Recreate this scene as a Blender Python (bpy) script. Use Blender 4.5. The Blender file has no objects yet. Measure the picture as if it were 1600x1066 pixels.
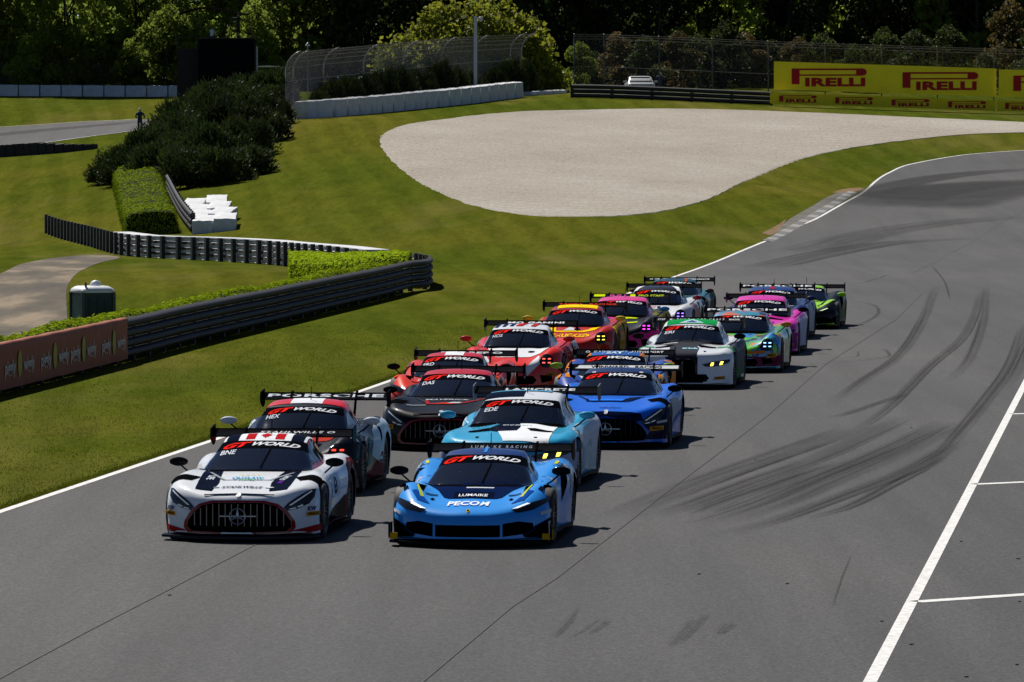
import bpy, bmesh, math, random
import numpy as np
from mathutils import Vector, Matrix
from mathutils.bvhtree import BVHTree
from mathutils.geometry import delaunay_2d_cdt

random.seed(7)
rng = np.random.default_rng(7)
scene = bpy.context.scene
COL = scene.collection
R = math.radians

# ---------------------------------------------------------------- camera
CAM_H = 5.13
FPX = 8889.0            # focal length in photograph pixels (1600 wide)
PITCH = math.atan(329.0 / FPX)
cam_data = bpy.data.cameras.new('camera')
cam_data.lens = 200.0
cam_data.sensor_width = 36.0
cam_data.clip_start = 0.5
cam_data.clip_end = 4000.0
cam = bpy.data.objects.new('camera', cam_data)
COL.objects.link(cam)
cam.location = (0, 0, CAM_H)
cam.rotation_euler = (math.pi / 2 - PITCH, 0, 0)
scene.camera = cam

# ---------------------------------------------------------------- sky and sun
SUN_ELEV = R(48)
SUN_AZ = math.atan2(-0.46, 0.89)          # sun stands behind the field, to the left
world = bpy.data.worlds.new('World')
scene.world = world
world.use_nodes = True
wn = world.node_tree.nodes
wl = world.node_tree.links
sky = wn.new('ShaderNodeTexSky')
sky.sky_type = 'NISHITA'
sky.sun_disc = False
sky.sun_elevation = SUN_ELEV
sky.sun_rotation = SUN_AZ
sky.air_density = 0.5
sky.dust_density = 0.15
sky.ozone_density = 3.0
wl.new(sky.outputs[0], wn['Background'].inputs[0])
wn['Background'].inputs[1].default_value = 0.05
sun_data = bpy.data.lights.new('sun', 'SUN')
sun_data.energy = 5.0
sun_data.angle = R(0.5)
sun_data.color = (1.0, 0.95, 0.87)
sun = bpy.data.objects.new('sun', sun_data)
COL.objects.link(sun)
sun.location = (-30, 60, 60)
sd = Vector((math.sin(SUN_AZ) * math.cos(SUN_ELEV), math.cos(SUN_AZ) * math.cos(SUN_ELEV), math.sin(SUN_ELEV)))
sun.rotation_euler = (-sd).to_track_quat('-Z', 'Y').to_euler()

vs = scene.view_settings
vs.view_transform = 'Standard'
vs.look = 'None'
vs.gamma = 1.0
vs.use_curve_mapping = False
vs.exposure = 0.3
scene.cycles.max_bounces = 6
scene.cycles.transparent_max_bounces = 12

# ---------------------------------------------------------------- helpers
def srgb(h):
    if not isinstance(h, str):
        return tuple(h)
    h = h.lstrip('#')
    out = []
    for i in (0, 2, 4):
        c = int(h[i:i + 2], 16) / 255.0
        out.append(c / 12.92 if c <= 0.04045 else ((c + 0.055) / 1.055) ** 2.4)
    return tuple(out)

_mats = {}
def nodes_of(m):
    return m.node_tree.nodes, m.node_tree.links

def mat(name, col, rough=0.6, metal=0.0, spec=0.5, coat=0.0, var=0.0, vscale=3.0, emit=0.0, bump=0.0, bscale=30.0):
    """Principled material; var mixes a procedural mottling of the base colour, bump adds fine relief."""
    key = (name, srgb(col), rough, metal, spec, coat, var, emit)
    if key in _mats:
        return _mats[key]
    c = srgb(col)
    m = bpy.data.materials.new(name)
    m.use_nodes = True
    n, l = nodes_of(m)
    b = n['Principled BSDF']
    b.inputs['Base Color'].default_value = (*c, 1)
    b.inputs['Roughness'].default_value = rough
    b.inputs['Metallic'].default_value = metal
    b.inputs['Specular IOR Level'].default_value = spec
    if coat:
        b.inputs['Coat Weight'].default_value = coat
        b.inputs['Coat Roughness'].default_value = 0.03
    if emit:
        b.inputs['Emission Color'].default_value = (*c, 1)
        b.inputs['Emission Strength'].default_value = emit
    if var or bump:
        tc = n.new('ShaderNodeTexCoord')
        nz = n.new('ShaderNodeTexNoise')
        nz.inputs['Scale'].default_value = vscale
        nz.inputs['Detail'].default_value = 6
        nz.inputs['Roughness'].default_value = 0.65
        l.new(tc.outputs['Object'], nz.inputs['Vector'])
        if var:
            rp = n.new('ShaderNodeMapRange')
            rp.inputs['From Min'].default_value = 0.3
            rp.inputs['From Max'].default_value = 0.7
            rp.inputs['To Min'].default_value = 1.0 - var
            rp.inputs['To Max'].default_value = 1.0 + var
            l.new(nz.outputs[0], rp.inputs[0])
            vm = n.new('ShaderNodeVectorMath')
            vm.operation = 'SCALE'
            vm.inputs[0].default_value = c
            l.new(rp.outputs[0], vm.inputs['Scale'])
            l.new(vm.outputs[0], b.inputs['Base Color'])
        if bump:
            nb = n.new('ShaderNodeTexNoise')
            nb.inputs['Scale'].default_value = bscale
            nb.inputs['Detail'].default_value = 4
            l.new(tc.outputs['Object'], nb.inputs['Vector'])
            bp = n.new('ShaderNodeBump')
            bp.inputs['Strength'].default_value = bump
            bp.inputs['Distance'].default_value = 0.05
            l.new(nb.outputs[0], bp.inputs['Height'])
            l.new(bp.outputs[0], b.inputs['Normal'])
    _mats[key] = m
    return m

def paint(col, rough=0.4, coat=0.65):
    return mat('car_paint', col, rough=rough, spec=0.03, coat=coat, var=0.05, vscale=2.0)

def flat(col, rough=0.4):
    return mat('vinyl', col, rough=rough, spec=0.0, coat=0.12, var=0.06, vscale=5.0)

def link(name, me, parent=None, m=None):
    o = bpy.data.objects.new(name, me)
    COL.objects.link(o)
    if parent is not None:
        o.parent = parent
    if m is not None and me is not None:
        ms = m if isinstance(m, (list, tuple)) else [m]
        if len(me.materials) == 0:
            for x in ms:
                me.materials.append(x)
        else:
            for i, x in enumerate(ms):
                if i < len(o.material_slots):
                    o.material_slots[i].link = 'OBJECT'
                    o.material_slots[i].material = x
    return o

def empty(name, loc=(0, 0, 0), rz=0.0, parent=None):
    o = bpy.data.objects.new(name, None)
    COL.objects.link(o)
    o.location = loc
    o.rotation_euler = (0, 0, rz)
    o.empty_display_size = 0.2
    if parent is not None:
        o.parent = parent
    return o

def tag(o, label=None, cat=None, group=None, kind=None):
    if label: o['label'] = label
    if cat: o['category'] = cat
    if group: o['group'] = group
    if kind: o['kind'] = kind
    return o

def copy_tree(o, parent=None):
    c = o.copy()
    COL.objects.link(c)
    c.parent = parent
    for ch in [x for x in o.children]:
        copy_tree(ch, c)
    return c

class MB:
    """collects boxes, bars, tubes and sheets and links them as one mesh"""
    def __init__(s):
        s.v = []; s.f = []; s.mi = []; s.cur = 0
    def add(s, vs_, fs):
        k = len(s.v)
        s.v += [tuple(p) for p in vs_]
        s.f += [tuple(i + k for i in f) for f in fs]
        s.mi += [s.cur] * len(fs)
        return s
    def box(s, c, d, rz=0.0, rx=0.0):
        M = Matrix.Translation(Vector(c)) @ Matrix.Rotation(rz, 4, 'Z') @ Matrix.Rotation(rx, 4, 'X')
        hx, hy, hz_ = d[0] / 2, d[1] / 2, d[2] / 2
        vs_ = [M @ Vector((a * hx, b * hy, e * hz_)) for a in (-1, 1) for b in (-1, 1) for e in (-1, 1)]
        return s.add(vs_, [(0, 1, 3, 2), (4, 6, 7, 5), (0, 4, 5, 1), (2, 3, 7, 6), (0, 2, 6, 4), (1, 5, 7, 3)])
    def tube(s, pts, r, seg=6, cap=True, r2=None):
        pts = [Vector(p) for p in pts]
        n = len(pts)
        rings = []
        up = Vector((0, 0, 1))
        for i, p in enumerate(pts):
            t = (pts[min(i + 1, n - 1)] - pts[max(i - 1, 0)]).normalized()
            a = t.cross(up)
            if a.length < 1e-4: a = t.cross(Vector((1, 0, 0)))
            a.normalize()
            b = t.cross(a)
            rr = r if r2 is None else r + (r2 - r) * i / max(1, n - 1)
            rings.append([p + a * math.cos(2 * math.pi * k / seg) * rr + b * math.sin(2 * math.pi * k / seg) * rr for k in range(seg)])
        vs_ = [q for rg in rings for q in rg]
        fs = []
        for i in range(n - 1):
            for k in range(seg):
                k2 = (k + 1) % seg
                fs.append((i * seg + k, i * seg + k2, (i + 1) * seg + k2, (i + 1) * seg + k))
        if cap:
            fs.append(tuple(range(seg - 1, -1, -1)))
            fs.append(tuple((n - 1) * seg + k for k in range(seg)))
        return s.add(vs_, fs)
    def prism(s, poly, axis, a0, a1):
        """poly in the two other axes, extruded from a0 to a1 along axis (0, 1 or 2)"""
        n = len(poly)
        def mk(p, a):
            if axis == 0: return (a, p[0], p[1])
            if axis == 1: return (p[0], a, p[1])
            return (p[0], p[1], a)
        vs_ = [mk(p, a0) for p in poly] + [mk(p, a1) for p in poly]
        fs = [tuple(range(n)), tuple(range(2 * n - 1, n - 1, -1))]
        for i in range(n):
            j = (i + 1) % n
            fs.append((i, i + n, j + n, j))
        return s.add(vs_, fs)
    def lathe(s, prof, c=(0, 0, 0), seg=16, axis='z'):
        """prof: list of (radius, height)"""
        vs_ = []
        for r_, h_ in prof:
            for k in range(seg):
                a = 2 * math.pi * k / seg
                x, y = r_ * math.cos(a), r_ * math.sin(a)
                p = (x, y, h_) if axis == 'z' else (h_, x, y)
                vs_.append((p[0] + c[0], p[1] + c[1], p[2] + c[2]))
        fs = []
        for i in range(len(prof) - 1):
            for k in range(seg):
                k2 = (k + 1) % seg
                fs.append((i * seg + k, i * seg + k2, (i + 1) * seg + k2, (i + 1) * seg + k))
        return s.add(vs_, fs)
    def mesh(s, name, smooth=False, fix=True, angle=None):
        me = bpy.data.meshes.new(name)
        me.from_pydata(s.v, [], s.f)
        if any(s.mi):
            me.polygons.foreach_set('material_index', s.mi)
        if fix:
            bm = bmesh.new(); bm.from_mesh(me)
            bmesh.ops.recalc_face_normals(bm, faces=bm.faces)
            bm.to_mesh(me); bm.free()
        if smooth:
            me.polygons.foreach_set('use_smooth', [True] * len(me.polygons))
            if angle: me.set_sharp_from_angle(angle=R(angle))
        me.update()
        return me
    def build(s, name, m, parent=None, smooth=False, fix=True, angle=None):
        return link(name, s.mesh(name, smooth, fix, angle), parent, m)

def pchip(keys):
    xs = np.array([k[0] for k in keys], float); ys = np.array([k[1] for k in keys], float)
    h = np.diff(xs); d = np.diff(ys) / h
    m = np.zeros(len(xs))
    for i in range(1, len(xs) - 1):
        if d[i - 1] * d[i] > 0:
            w1, w2 = 2 * h[i] + h[i - 1], h[i] + 2 * h[i - 1]
            m[i] = (w1 + w2) / (w1 / d[i - 1] + w2 / d[i])
    m[0], m[-1] = d[0], d[-1]
    def f(x):
        x = np.clip(np.asarray(x, float), xs[0], xs[-1])
        i = np.clip(np.searchsorted(xs, x, side='right') - 1, 0, len(h) - 1)
        t = (x - xs[i]) / h[i]
        return ((2 * t**3 - 3 * t**2 + 1) * ys[i] + (t**3 - 2 * t**2 + t) * h[i] * m[i]
                + (-2 * t**3 + 3 * t**2) * ys[i + 1] + (t**3 - t**2) * h[i] * m[i + 1])
    return f

def sstep(a, b, x):
    t = np.clip((np.asarray(x, float) - a) / (b - a), 0, 1)
    return t * t * (3 - 2 * t)

def in_poly(pts, poly):
    x, y = pts[:, 0], pts[:, 1]
    inside = np.zeros(len(pts), bool)
    n = len(poly)
    for i in range(n):
        x0, y0 = poly[i]; x1, y1 = poly[(i + 1) % n]
        c = ((y0 > y) != (y1 > y))
        with np.errstate(divide='ignore', invalid='ignore'):
            xi = (x1 - x0) * (y - y0) / (y1 - y0 + 1e-12) + x0
        inside ^= c & (x < xi)
    return inside

def densify(poly, g, closed=True):
    out = []
    n = len(poly)
    for i in range(n if closed else n - 1):
        a, b = np.array(poly[i], float), np.array(poly[(i + 1) % n], float)
        k = max(1, int(np.linalg.norm(b - a) / g))
        for j in range(k):
            out.append(tuple(a + (b - a) * j / k))
    if not closed:
        out.append(tuple(poly[-1]))
    return out

def fill2d(poly, g, holes=()):
    """triangulate a polygon with inner points every g, leaving out the holes; returns points, triangles"""
    b = densify(poly, g)
    pa = np.array(b)
    lo, hi = pa.min(0), pa.max(0)
    gx, gy = np.meshgrid(np.arange(lo[0] + g * .5, hi[0], g), np.arange(lo[1] + g * .5, hi[1], g))
    q = np.stack([gx.ravel(), gy.ravel()], 1)
    if len(q):
        q = q[in_poly(q, b)]
    pts = [Vector(p) for p in b] + [Vector(p) for p in q]
    n = len(b)
    ed = [(i, (i + 1) % n) for i in range(n)]
    for h in holes:
        k, m = len(pts), len(h)
        pts += [Vector(p) for p in h]
        ed += [(k + i, k + (i + 1) % m) for i in range(m)]
    vs_, _, fs, *_ = delaunay_2d_cdt(pts, ed, [tuple(range(n))], 1, 1e-6)
    vs_ = [tuple(v) for v in vs_]
    fs = [tuple(f) for f in fs]
    if fs and holes:
        va = np.array(vs_)
        cen = np.array([va[list(f)].mean(0) for f in fs])
        keep = in_poly(cen, b)
        for h in holes:
            keep &= ~in_poly(cen, h)
        fs = [f for f, q in zip(fs, keep) if q]
    return vs_, fs

def spline(pts, n=8):
    """Catmull-Rom through points, n samples for each span"""
    P = [np.array(p, float) for p in pts]
    P = [2 * P[0] - P[1]] + P + [2 * P[-1] - P[-2]]
    out = []
    for i in range(1, len(P) - 2):
        for j in range(n):
            t = j / n
            out.append(tuple(0.5 * ((2 * P[i]) + (-P[i - 1] + P[i + 1]) * t + (2 * P[i - 1] - 5 * P[i] + 4 * P[i + 1] - P[i + 2]) * t * t
                       + (-P[i - 1] + 3 * P[i] - 3 * P[i + 1] + P[i + 2]) * t**3)))
    out.append(tuple(P[-2]))
    return out

def loft(stations, cap=True):
    """stations: list of closed rings with equal point counts"""
    mb = MB()
    n = len(stations[0])
    vs_ = [p for st in stations for p in st]
    fs = []
    for i in range(len(stations) - 1):
        for k in range(n):
            k2 = (k + 1) % n
            fs.append((i * n + k, i * n + k2, (i + 1) * n + k2, (i + 1) * n + k))
    fs.append(tuple(range(n - 1, -1, -1)))
    m = len(stations) - 1
    fs.append(tuple(m * n + k for k in range(n)))
    mb.add(vs_, fs)
    return mb

_txt = {}
def text2d(s, shear=0.0, bold=0.0, space=1.0):
    """triangulated lettering, centred, height 1 for capitals; returns points, triangles, width"""
    key = (s, shear, bold, space)
    if key in _txt: return _txt[key]
    cu = bpy.data.curves.new('t', 'FONT')
    cu.body = s; cu.align_x = 'LEFT'; cu.shear = shear; cu.offset = bold; cu.space_character = space
    cu.resolution_u = 3; cu.fill_mode = 'FRONT'
    o = bpy.data.objects.new('t', cu); COL.objects.link(o)
    dg = bpy.context.evaluated_depsgraph_get()
    me = o.evaluated_get(dg).to_mesh()
    p = np.array([v.co[:2] for v in me.vertices]).reshape(-1, 2)
    f = [tuple(q.vertices) for q in me.polygons]
    bpy.data.objects.remove(o)
    lo, hi = p.min(0), p.max(0)
    h = 0.69
    p = (p - np.array([(lo[0] + hi[0]) / 2, .345])) / h
    _txt[key] = (p, f, (hi[0] - lo[0]) / h)
    return _txt[key]

# ================================================================ the terrain
CTRL = [(430,414,228),(75,368,290),(300,402,247),(640,455,181),(850,338,255),(600,215,330),(455,187,345),(805,153,400),(900,172,377),(900,149,396),(1205,165,393),(1205,175,380),(1400,173,389),(1600,181,386),
 (1050,171,378),(1050,157,395),(1400,183,377),(1590,191,373),(1590,209,353),(1500,240,345),(1600,235,345),(1345,300,300),(1600,330,275),(1215,368,255),
 (1100,415,216),(1600,420,215),(1000,310,275),(700,300,278),(600,300,282),(450,330,280),(370,360,268),(280,358,275),(200,300,320),(430,200,345),
 (300,290,305),(100,300,320),(75,250,350),(150,240,352),(0,235,370),(200,200,385),(0,195,395),(0,150,450),(300,152,450),(450,150,400),
 (10,400,240),(900,300,280),(1250,300,290),(1200,190,367),(700,190,355)]
_cp = []
for px, py, D in CTRL:
    _cp.append(((px - 800) * D / FPX, D, CAM_H - (py - 204) * D / FPX))
for X in (-55, -30, 0, 30, 55):
    _cp.append((X, 480, 9.2)); _cp.append((X, 560, 10.0)); _cp.append((X, 700, 10.5))
    _cp.append((X * .5, 185, 0.0)); _cp.append((X * .5, 150, 0.0))
_cp = np.array(_cp)
_S = np.array([1.0, 0.45])
def _phi(r2):
    return np.where(r2 > 1e-9, r2 * np.log(np.sqrt(r2) + 1e-12), 0.0)
_q = _cp[:, :2] * _S
_n = len(_q)
_d2 = ((_q[:, None, :] - _q[None, :, :])**2).sum(-1)
_A = np.zeros((_n + 3, _n + 3))
_A[:_n, :_n] = _phi(_d2) + np.eye(_n) * 30.0
_A[:_n, _n:] = np.c_[np.ones(_n), _q]
_A[_n:, :_n] = _A[:_n, _n:].T
_w = np.linalg.solve(_A, np.r_[_cp[:, 2], 0, 0, 0])
def hz(X, Y):
    X = np.asarray(X, float); Y = np.asarray(Y, float)
    sh = X.shape
    X, Y = X.ravel(), Y.ravel()
    lim = np.maximum(.125 * Y, 14)
    Xc = np.clip(X, -lim, lim); Yc = np.clip(Y, 100, 700)
    p = np.stack([Xc, Yc], 1) * _S
    out = np.zeros(len(X))
    for i in range(0, len(X), 20000):
        d2 = ((p[i:i + 20000, None, :] - _q[None])**2).sum(-1)
        out[i:i + 20000] = _phi(d2) @ _w[:_n] + _w[_n] + p[i:i + 20000] @ _w[_n + 1:]
    out *= sstep(178, 232, Y)
    dist = -9.96 + (Y - 110.7) * .0942 - X          # the infield drops behind the near barrier
    out -= .85 * sstep(1.3, 4.5, dist) * sstep(80, 118, Y) * (1 - sstep(165, 215, Y))
    return out.reshape(sh)

def ray(px, py):
    d = Vector(((px - 800) / FPX, -(py - 533) / FPX, -1))
    d.rotate(cam.rotation_euler)
    return d / d.y
def at(px, py):
    """the ground point seen at a pixel of the photograph"""
    d = ray(px, py)
    Y = np.arange(30, 720, 0.5)
    z = CAM_H + d.z * Y
    h = hz(d.x * Y, Y)
    k = np.argmax(z < h)
    if not (z < h).any():
        Yk = 600.0
    else:
        a = (z - h)[max(k - 1, 0)]; b = (z - h)[k]
        Yk = Y[max(k - 1, 0)] + .5 * a / (a - b + 1e-9)
    return Vector((d.x * Yk, Yk, float(hz(d.x * Yk, Yk))))
def atD(px, py, D):
    """the point at depth D on the line of sight of a pixel"""
    d = ray(px, py)
    return Vector((d.x * D, D, CAM_H + d.z * D))
def on(x, y):
    return Vector((x, y, float(hz(x, y))))

# ---------------------------------------------------------------- ground materials
def noise(n, l, vec, scale, detail=5, rough=.6):
    z = n.new('ShaderNodeTexNoise'); z.inputs['Scale'].default_value = scale
    z.inputs['Detail'].default_value = detail; z.inputs['Roughness'].default_value = rough
    l.new(vec, z.inputs['Vector'])
    return z.outputs[0]
def ramp(n, l, fac, stops, interp='LINEAR'):
    r = n.new('ShaderNodeValToRGB'); r.color_ramp.interpolation = interp
    el = r.color_ramp.elements
    while len(el) < len(stops): el.new(.5)
    for e, (p, c) in zip(el, stops):
        e.position = p; e.color = (*c, 1)
    l.new(fac, r.inputs[0])
    return r.outputs[0]
def mixc(n, l, mode, fac, a, b):
    m = n.new('ShaderNodeMix'); m.data_type = 'RGBA'; m.blend_type = mode
    if isinstance(fac, float): m.inputs[0].default_value = fac
    else: l.new(fac, m.inputs[0])
    l.new(a, m.inputs[6]); l.new(b, m.inputs[7])
    return m.outputs[2]
def mapped(n, l, scale=(1, 1, 1), rz=0.0, loc=(0, 0, 0)):
    tc = n.new('ShaderNodeTexCoord'); mp = n.new('ShaderNodeMapping')
    mp.inputs['Scale'].default_value = scale; mp.inputs['Rotation'].default_value = (0, 0, rz); mp.inputs['Location'].default_value = loc
    l.new(tc.outputs['Object'], mp.inputs[0])
    return mp.outputs[0]

def grass_mat():
    m = bpy.data.materials.new('grass'); m.use_nodes = True
    n, l = nodes_of(m); b = n['Principled BSDF']
    v = mapped(n, l)
    big = noise(n, l, mapped(n, l, (1, .35, 1)), .055, 4)
    mid = noise(n, l, mapped(n, l, (1, .3, 1)), .5, 5)
    fine = noise(n, l, mapped(n, l, (1, .45, 1)), 5.0, 6, .75)
    blade = noise(n, l, mapped(n, l, (1, .6, 1)), 22.0, 3, .8)
    c = ramp(n, l, big, [(.26, (.048, .072, .009)), (.44, (.066, .084, .010)), (.60, (.090, .094, .013)), (.76, (.125, .108, .022))])
    c2 = ramp(n, l, mid, [(.25, (.68, .74, .6)), (.5, (1, 1, 1)), (.8, (1.25, 1.15, 1.05))])
    c = mixc(n, l, 'MULTIPLY', .6, c, c2)
    st = noise(n, l, mapped(n, l, (1, .10, 1)), 1.6, 6, .75)
    c = mixc(n, l, 'MULTIPLY', .8, c, ramp(n, l, st, [(.28, (.62, .68, .5)), (.5, (1, 1, 1)), (.75, (1.3, 1.22, 1.1))]))
    c3 = ramp(n, l, fine, [(.25, (.55, .6, .5)), (.5, (1, 1, 1)), (.78, (1.4, 1.3, 1.15))])
    c = mixc(n, l, 'MULTIPLY', .8, c, c3)
    c4 = ramp(n, l, blade, [(.3, (.6, .62, .55)), (.5, (1, 1, 1)), (.72, (1.4, 1.35, 1.2))])
    c = mixc(n, l, 'MULTIPLY', .7, c, c4)
    dry = noise(n, l, mapped(n, l, (1, .28, 1), R(8)), .11, 5, .62)
    dm = n.new('ShaderNodeMapRange'); dm.inputs[1].default_value = .52; dm.inputs[2].default_value = .72; dm.inputs[3].default_value = 0; dm.inputs[4].default_value = .62; l.new(dry, dm.inputs[0])
    dc = n.new('ShaderNodeRGB'); dc.outputs[0].default_value = (.155, .128, .040, 1)
    c = mixc(n, l, 'MIX', dm.outputs[0], c, dc.outputs[0])
    # mowing bands that follow the slope
    wv = n.new('ShaderNodeTexWave'); wv.wave_type = 'BANDS'; wv.bands_direction = 'X'
    wv.inputs['Scale'].default_value = .16; wv.inputs['Distortion'].default_value = 3.5; wv.inputs['Detail'].default_value = 3; wv.inputs['Detail Scale'].default_value = .6
    l.new(mapped(n, l, (1, .22, 1), R(-20)), wv.inputs['Vector'])
    wr = ramp(n, l, wv.outputs[0], [(.3, (.87, .89, .85)), (.7, (1.09, 1.08, 1.05))])
    c = mixc(n, l, 'MULTIPLY', .7, c, wr)
    l.new(c, b.inputs['Base Color'])
    b.inputs['Roughness'].default_value = .9; b.inputs['Specular IOR Level'].default_value = .0
    bp = n.new('ShaderNodeBump'); bp.inputs['Strength'].default_value = .7; bp.inputs['Distance'].default_value = .09
    l.new(fine, bp.inputs['Height']); l.new(bp.outputs[0], b.inputs['Normal'])
    return m
GRASS = grass_mat()

def asphalt_mat(name, tone=1.0, warm=0.0):
    m = bpy.data.materials.new(name); m.use_nodes = True
    n, l = nodes_of(m); b = n['Principled BSDF']
    th = R(-6.2)
    v = mapped(n, l, (1, 1, 1), -th)
    grit = noise(n, l, v, 26.0, 3, .85)
    grit2 = noise(n, l, v, 9.0, 4, .7)
    streak = noise(n, l, mapped(n, l, (1.1, .035, 1), -th), 1.0, 5, .6)
    big = noise(n, l, mapped(n, l, (.5, .12, 1), -th), .35, 4, .55)
    t = tone
    c = ramp(n, l, big, [(.28, (.046 * t, .0465 * t, .049 * t)), (.5, (.057 * t, .057 * t, .059 * t)), (.72, (.071 * t, .0695 * t, .070 * t))])
    for src, lo, hi, k in ((streak, .78, 1.18, .8), (grit2, .72, 1.3, .85), (grit, .35, 1.9, 1.0)):
        r = ramp(n, l, src, [(.3, (lo,) * 3), (.5, (1, 1, 1)), (.72, (hi,) * 3)])
        c = mixc(n, l, 'MULTIPLY', k, c, r)
    l.new(c, b.inputs['Base Color'])
    b.inputs['Roughness'].default_value = .82; b.inputs['Specular IOR Level'].default_value = .15
    bp = n.new('ShaderNodeBump'); bp.inputs['Strength'].default_value = .4; bp.inputs['Distance'].default_value = .012
    l.new(grit, bp.inputs['Height']); l.new(bp.outputs[0], b.inputs['Normal'])
    return m
ASPHALT = asphalt_mat('asphalt')

def gravel_mat():
    m = bpy.data.materials.new('gravel'); m.use_nodes = True
    n, l = nodes_of(m); b = n['Principled BSDF']
    v = mapped(n, l, (1, .5, 1))
    big = noise(n, l, mapped(n, l, (1, .5, 1)), .12, 4)
    fine = noise(n, l, v, 7.0, 5, .8)
    wv = n.new('ShaderNodeTexWave'); wv.inputs['Scale'].default_value = .9; wv.inputs['Distortion'].default_value = 5.0; wv.inputs['Detail'].default_value = 4; wv.inputs['Detail Scale'].default_value = .5
    l.new(mapped(n, l, (.35, .30, 1), R(60)), wv.inputs['Vector'])
    c = ramp(n, l, big, [(.3, (.34, .305, .26)), (.55, (.395, .36, .312)), (.75, (.44, .41, .365))])
    c = mixc(n, l, 'MULTIPLY', .55, c, ramp(n, l, wv.outputs[0], [(.2, (.82, .81, .80)), (.6, (1.06, 1.06, 1.06))]))
    spk = noise(n, l, mapped(n, l, (1, .35, 1)), 6.0, 4, .8)
    c = mixc(n, l, 'MULTIPLY', .6, c, ramp(n, l, spk, [(.34, (.6, .59, .57)), (.5, (1, 1, 1)), (.68, (1.28, 1.28, 1.28))]))
    r = ramp(n, l, fine, [(.28, (.62, .6, .58)), (.5, (1, 1, 1)), (.74, (1.3, 1.3, 1.3))])
    c = mixc(n, l, 'MULTIPLY', .85, c, r)
    l.new(c, b.inputs['Base Color']); b.inputs['Roughness'].default_value = .95; b.inputs['Specular IOR Level'].default_value = .05
    bp = n.new('ShaderNodeBump'); bp.inputs['Strength'].default_value = .8; bp.inputs['Distance'].default_value = .12
    l.new(fine, bp.inputs['Height']); l.new(bp.outputs[0], b.inputs['Normal'])
    return m
GRAVEL = gravel_mat()

# ---------------------------------------------------------------- the ground sheet
ys_ = np.r_[np.arange(-60, 80, 10), np.arange(80, 470, 2.0), np.arange(470, 620, 10), [660, 720, 820, 1000, 1400, 2000]]
xs_ = np.r_[[-1500, -800, -400, -250, -160], np.arange(-120, -60, 8), np.arange(-60, 60.1, 2.0), np.arange(68, 121, 8), [160, 250, 400, 800, 1500]]
GX, GY = np.meshgrid(xs_, ys_)
GZ = hz(GX, GY)
nv_ = len(xs_)
gm = MB()
gm.v = [tuple(p) for p in np.stack([GX.ravel(), GY.ravel(), GZ.ravel()], 1)]
gm.f = [(i * nv_ + j, i * nv_ + j + 1, (i + 1) * nv_ + j + 1, (i + 1) * nv_ + j) for i in range(len(ys_) - 1) for j in range(nv_ - 1)]
gm.mi = [0] * len(gm.f)
ground_me = gm.mesh('ground', smooth=True, fix=False)
ground = tag(link('ground', ground_me, None, GRASS), kind='structure')
GBVH = BVHTree.FromPolygons(gm.v, gm.f)
def gz(x, y):
    h = GBVH.ray_cast(Vector((x, y, 60)), Vector((0, 0, -1)))[0]
    return h.z if h is not None else float(hz(x, y))

def sheet(name, poly, m, off, g=2.5, parent=None, skirt=0.0):
    """a thin layer lying on the ground: outline in x, y"""
    p, f = fill2d(poly, g)
    mb = MB()
    mb.v = [(x, y, gz(x, y) + off) for x, y in p]; mb.f = list(f)
    if skirt:                                   # close the rim down into the ground
        cx_, cy_ = np.array(p).mean(0)
        cnt = {}
        for t in f:
            for i in range(3):
                e = (t[i], t[(i + 1) % 3]); cnt[tuple(sorted(e))] = cnt.get(tuple(sorted(e)), 0) + 1
        low = {}
        for a, b in [e for e, k in cnt.items() if k == 1]:
            for q in (a, b):
                if q not in low:
                    low[q] = len(mb.v); x, y, z = mb.v[q]; dx_, dy_ = x - cx_, y - cy_; dl_ = math.hypot(dx_, dy_); mb.v += [(x, y, z), (x + dx_ / dl_ * .15, y + dy_ / dl_ * .15, z - skirt)]
            mb.f.append((low[a], low[b], low[b] + 1, low[a] + 1))
    mb.mi = [0] * len(mb.f)
    return mb.build(name, m, parent, smooth=True, fix=False)

def strip(name, line, w, m, off, parent=None, step=1.0, w2=None, uv=False):
    """a band of width w along a polyline in x, y"""
    ln = np.array(densify(line, step, closed=False))
    t = np.gradient(ln, axis=0); t /= np.linalg.norm(t, axis=1)[:, None] + 1e-9
    nrm = np.stack([-t[:, 1], t[:, 0]], 1)
    k = len(ln)
    ww = np.linspace(w, w if w2 is None else w2, k)[:, None] / 2
    A, B = ln - nrm * ww, ln + nrm * ww
    mb = MB()
    for q in (A, B):
        mb.v += [(x, y, gz(x, y) + off) for x, y in q]
    mb.f = [(i, i + 1, k + i + 1, k + i) for i in range(k - 1)]; mb.mi = [0] * (k - 1)
    me = mb.mesh(name, fix=False)
    if uv:
        L = np.r_[0, np.cumsum(np.linalg.norm(np.diff(ln, axis=0), axis=1))]
        ul = me.uv_layers.new(name='UVMap')
        co = np.zeros((len(me.loops), 2))
        vi = np.zeros(len(me.loops), int); me.loops.foreach_get('vertex_index', vi)
        co[:, 0] = (vi >= k).astype(float); co[:, 1] = L[vi % k] / L[-1]
        ul.data.foreach_set('uv', co.ravel())
    return link(name, me, parent, m)

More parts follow.
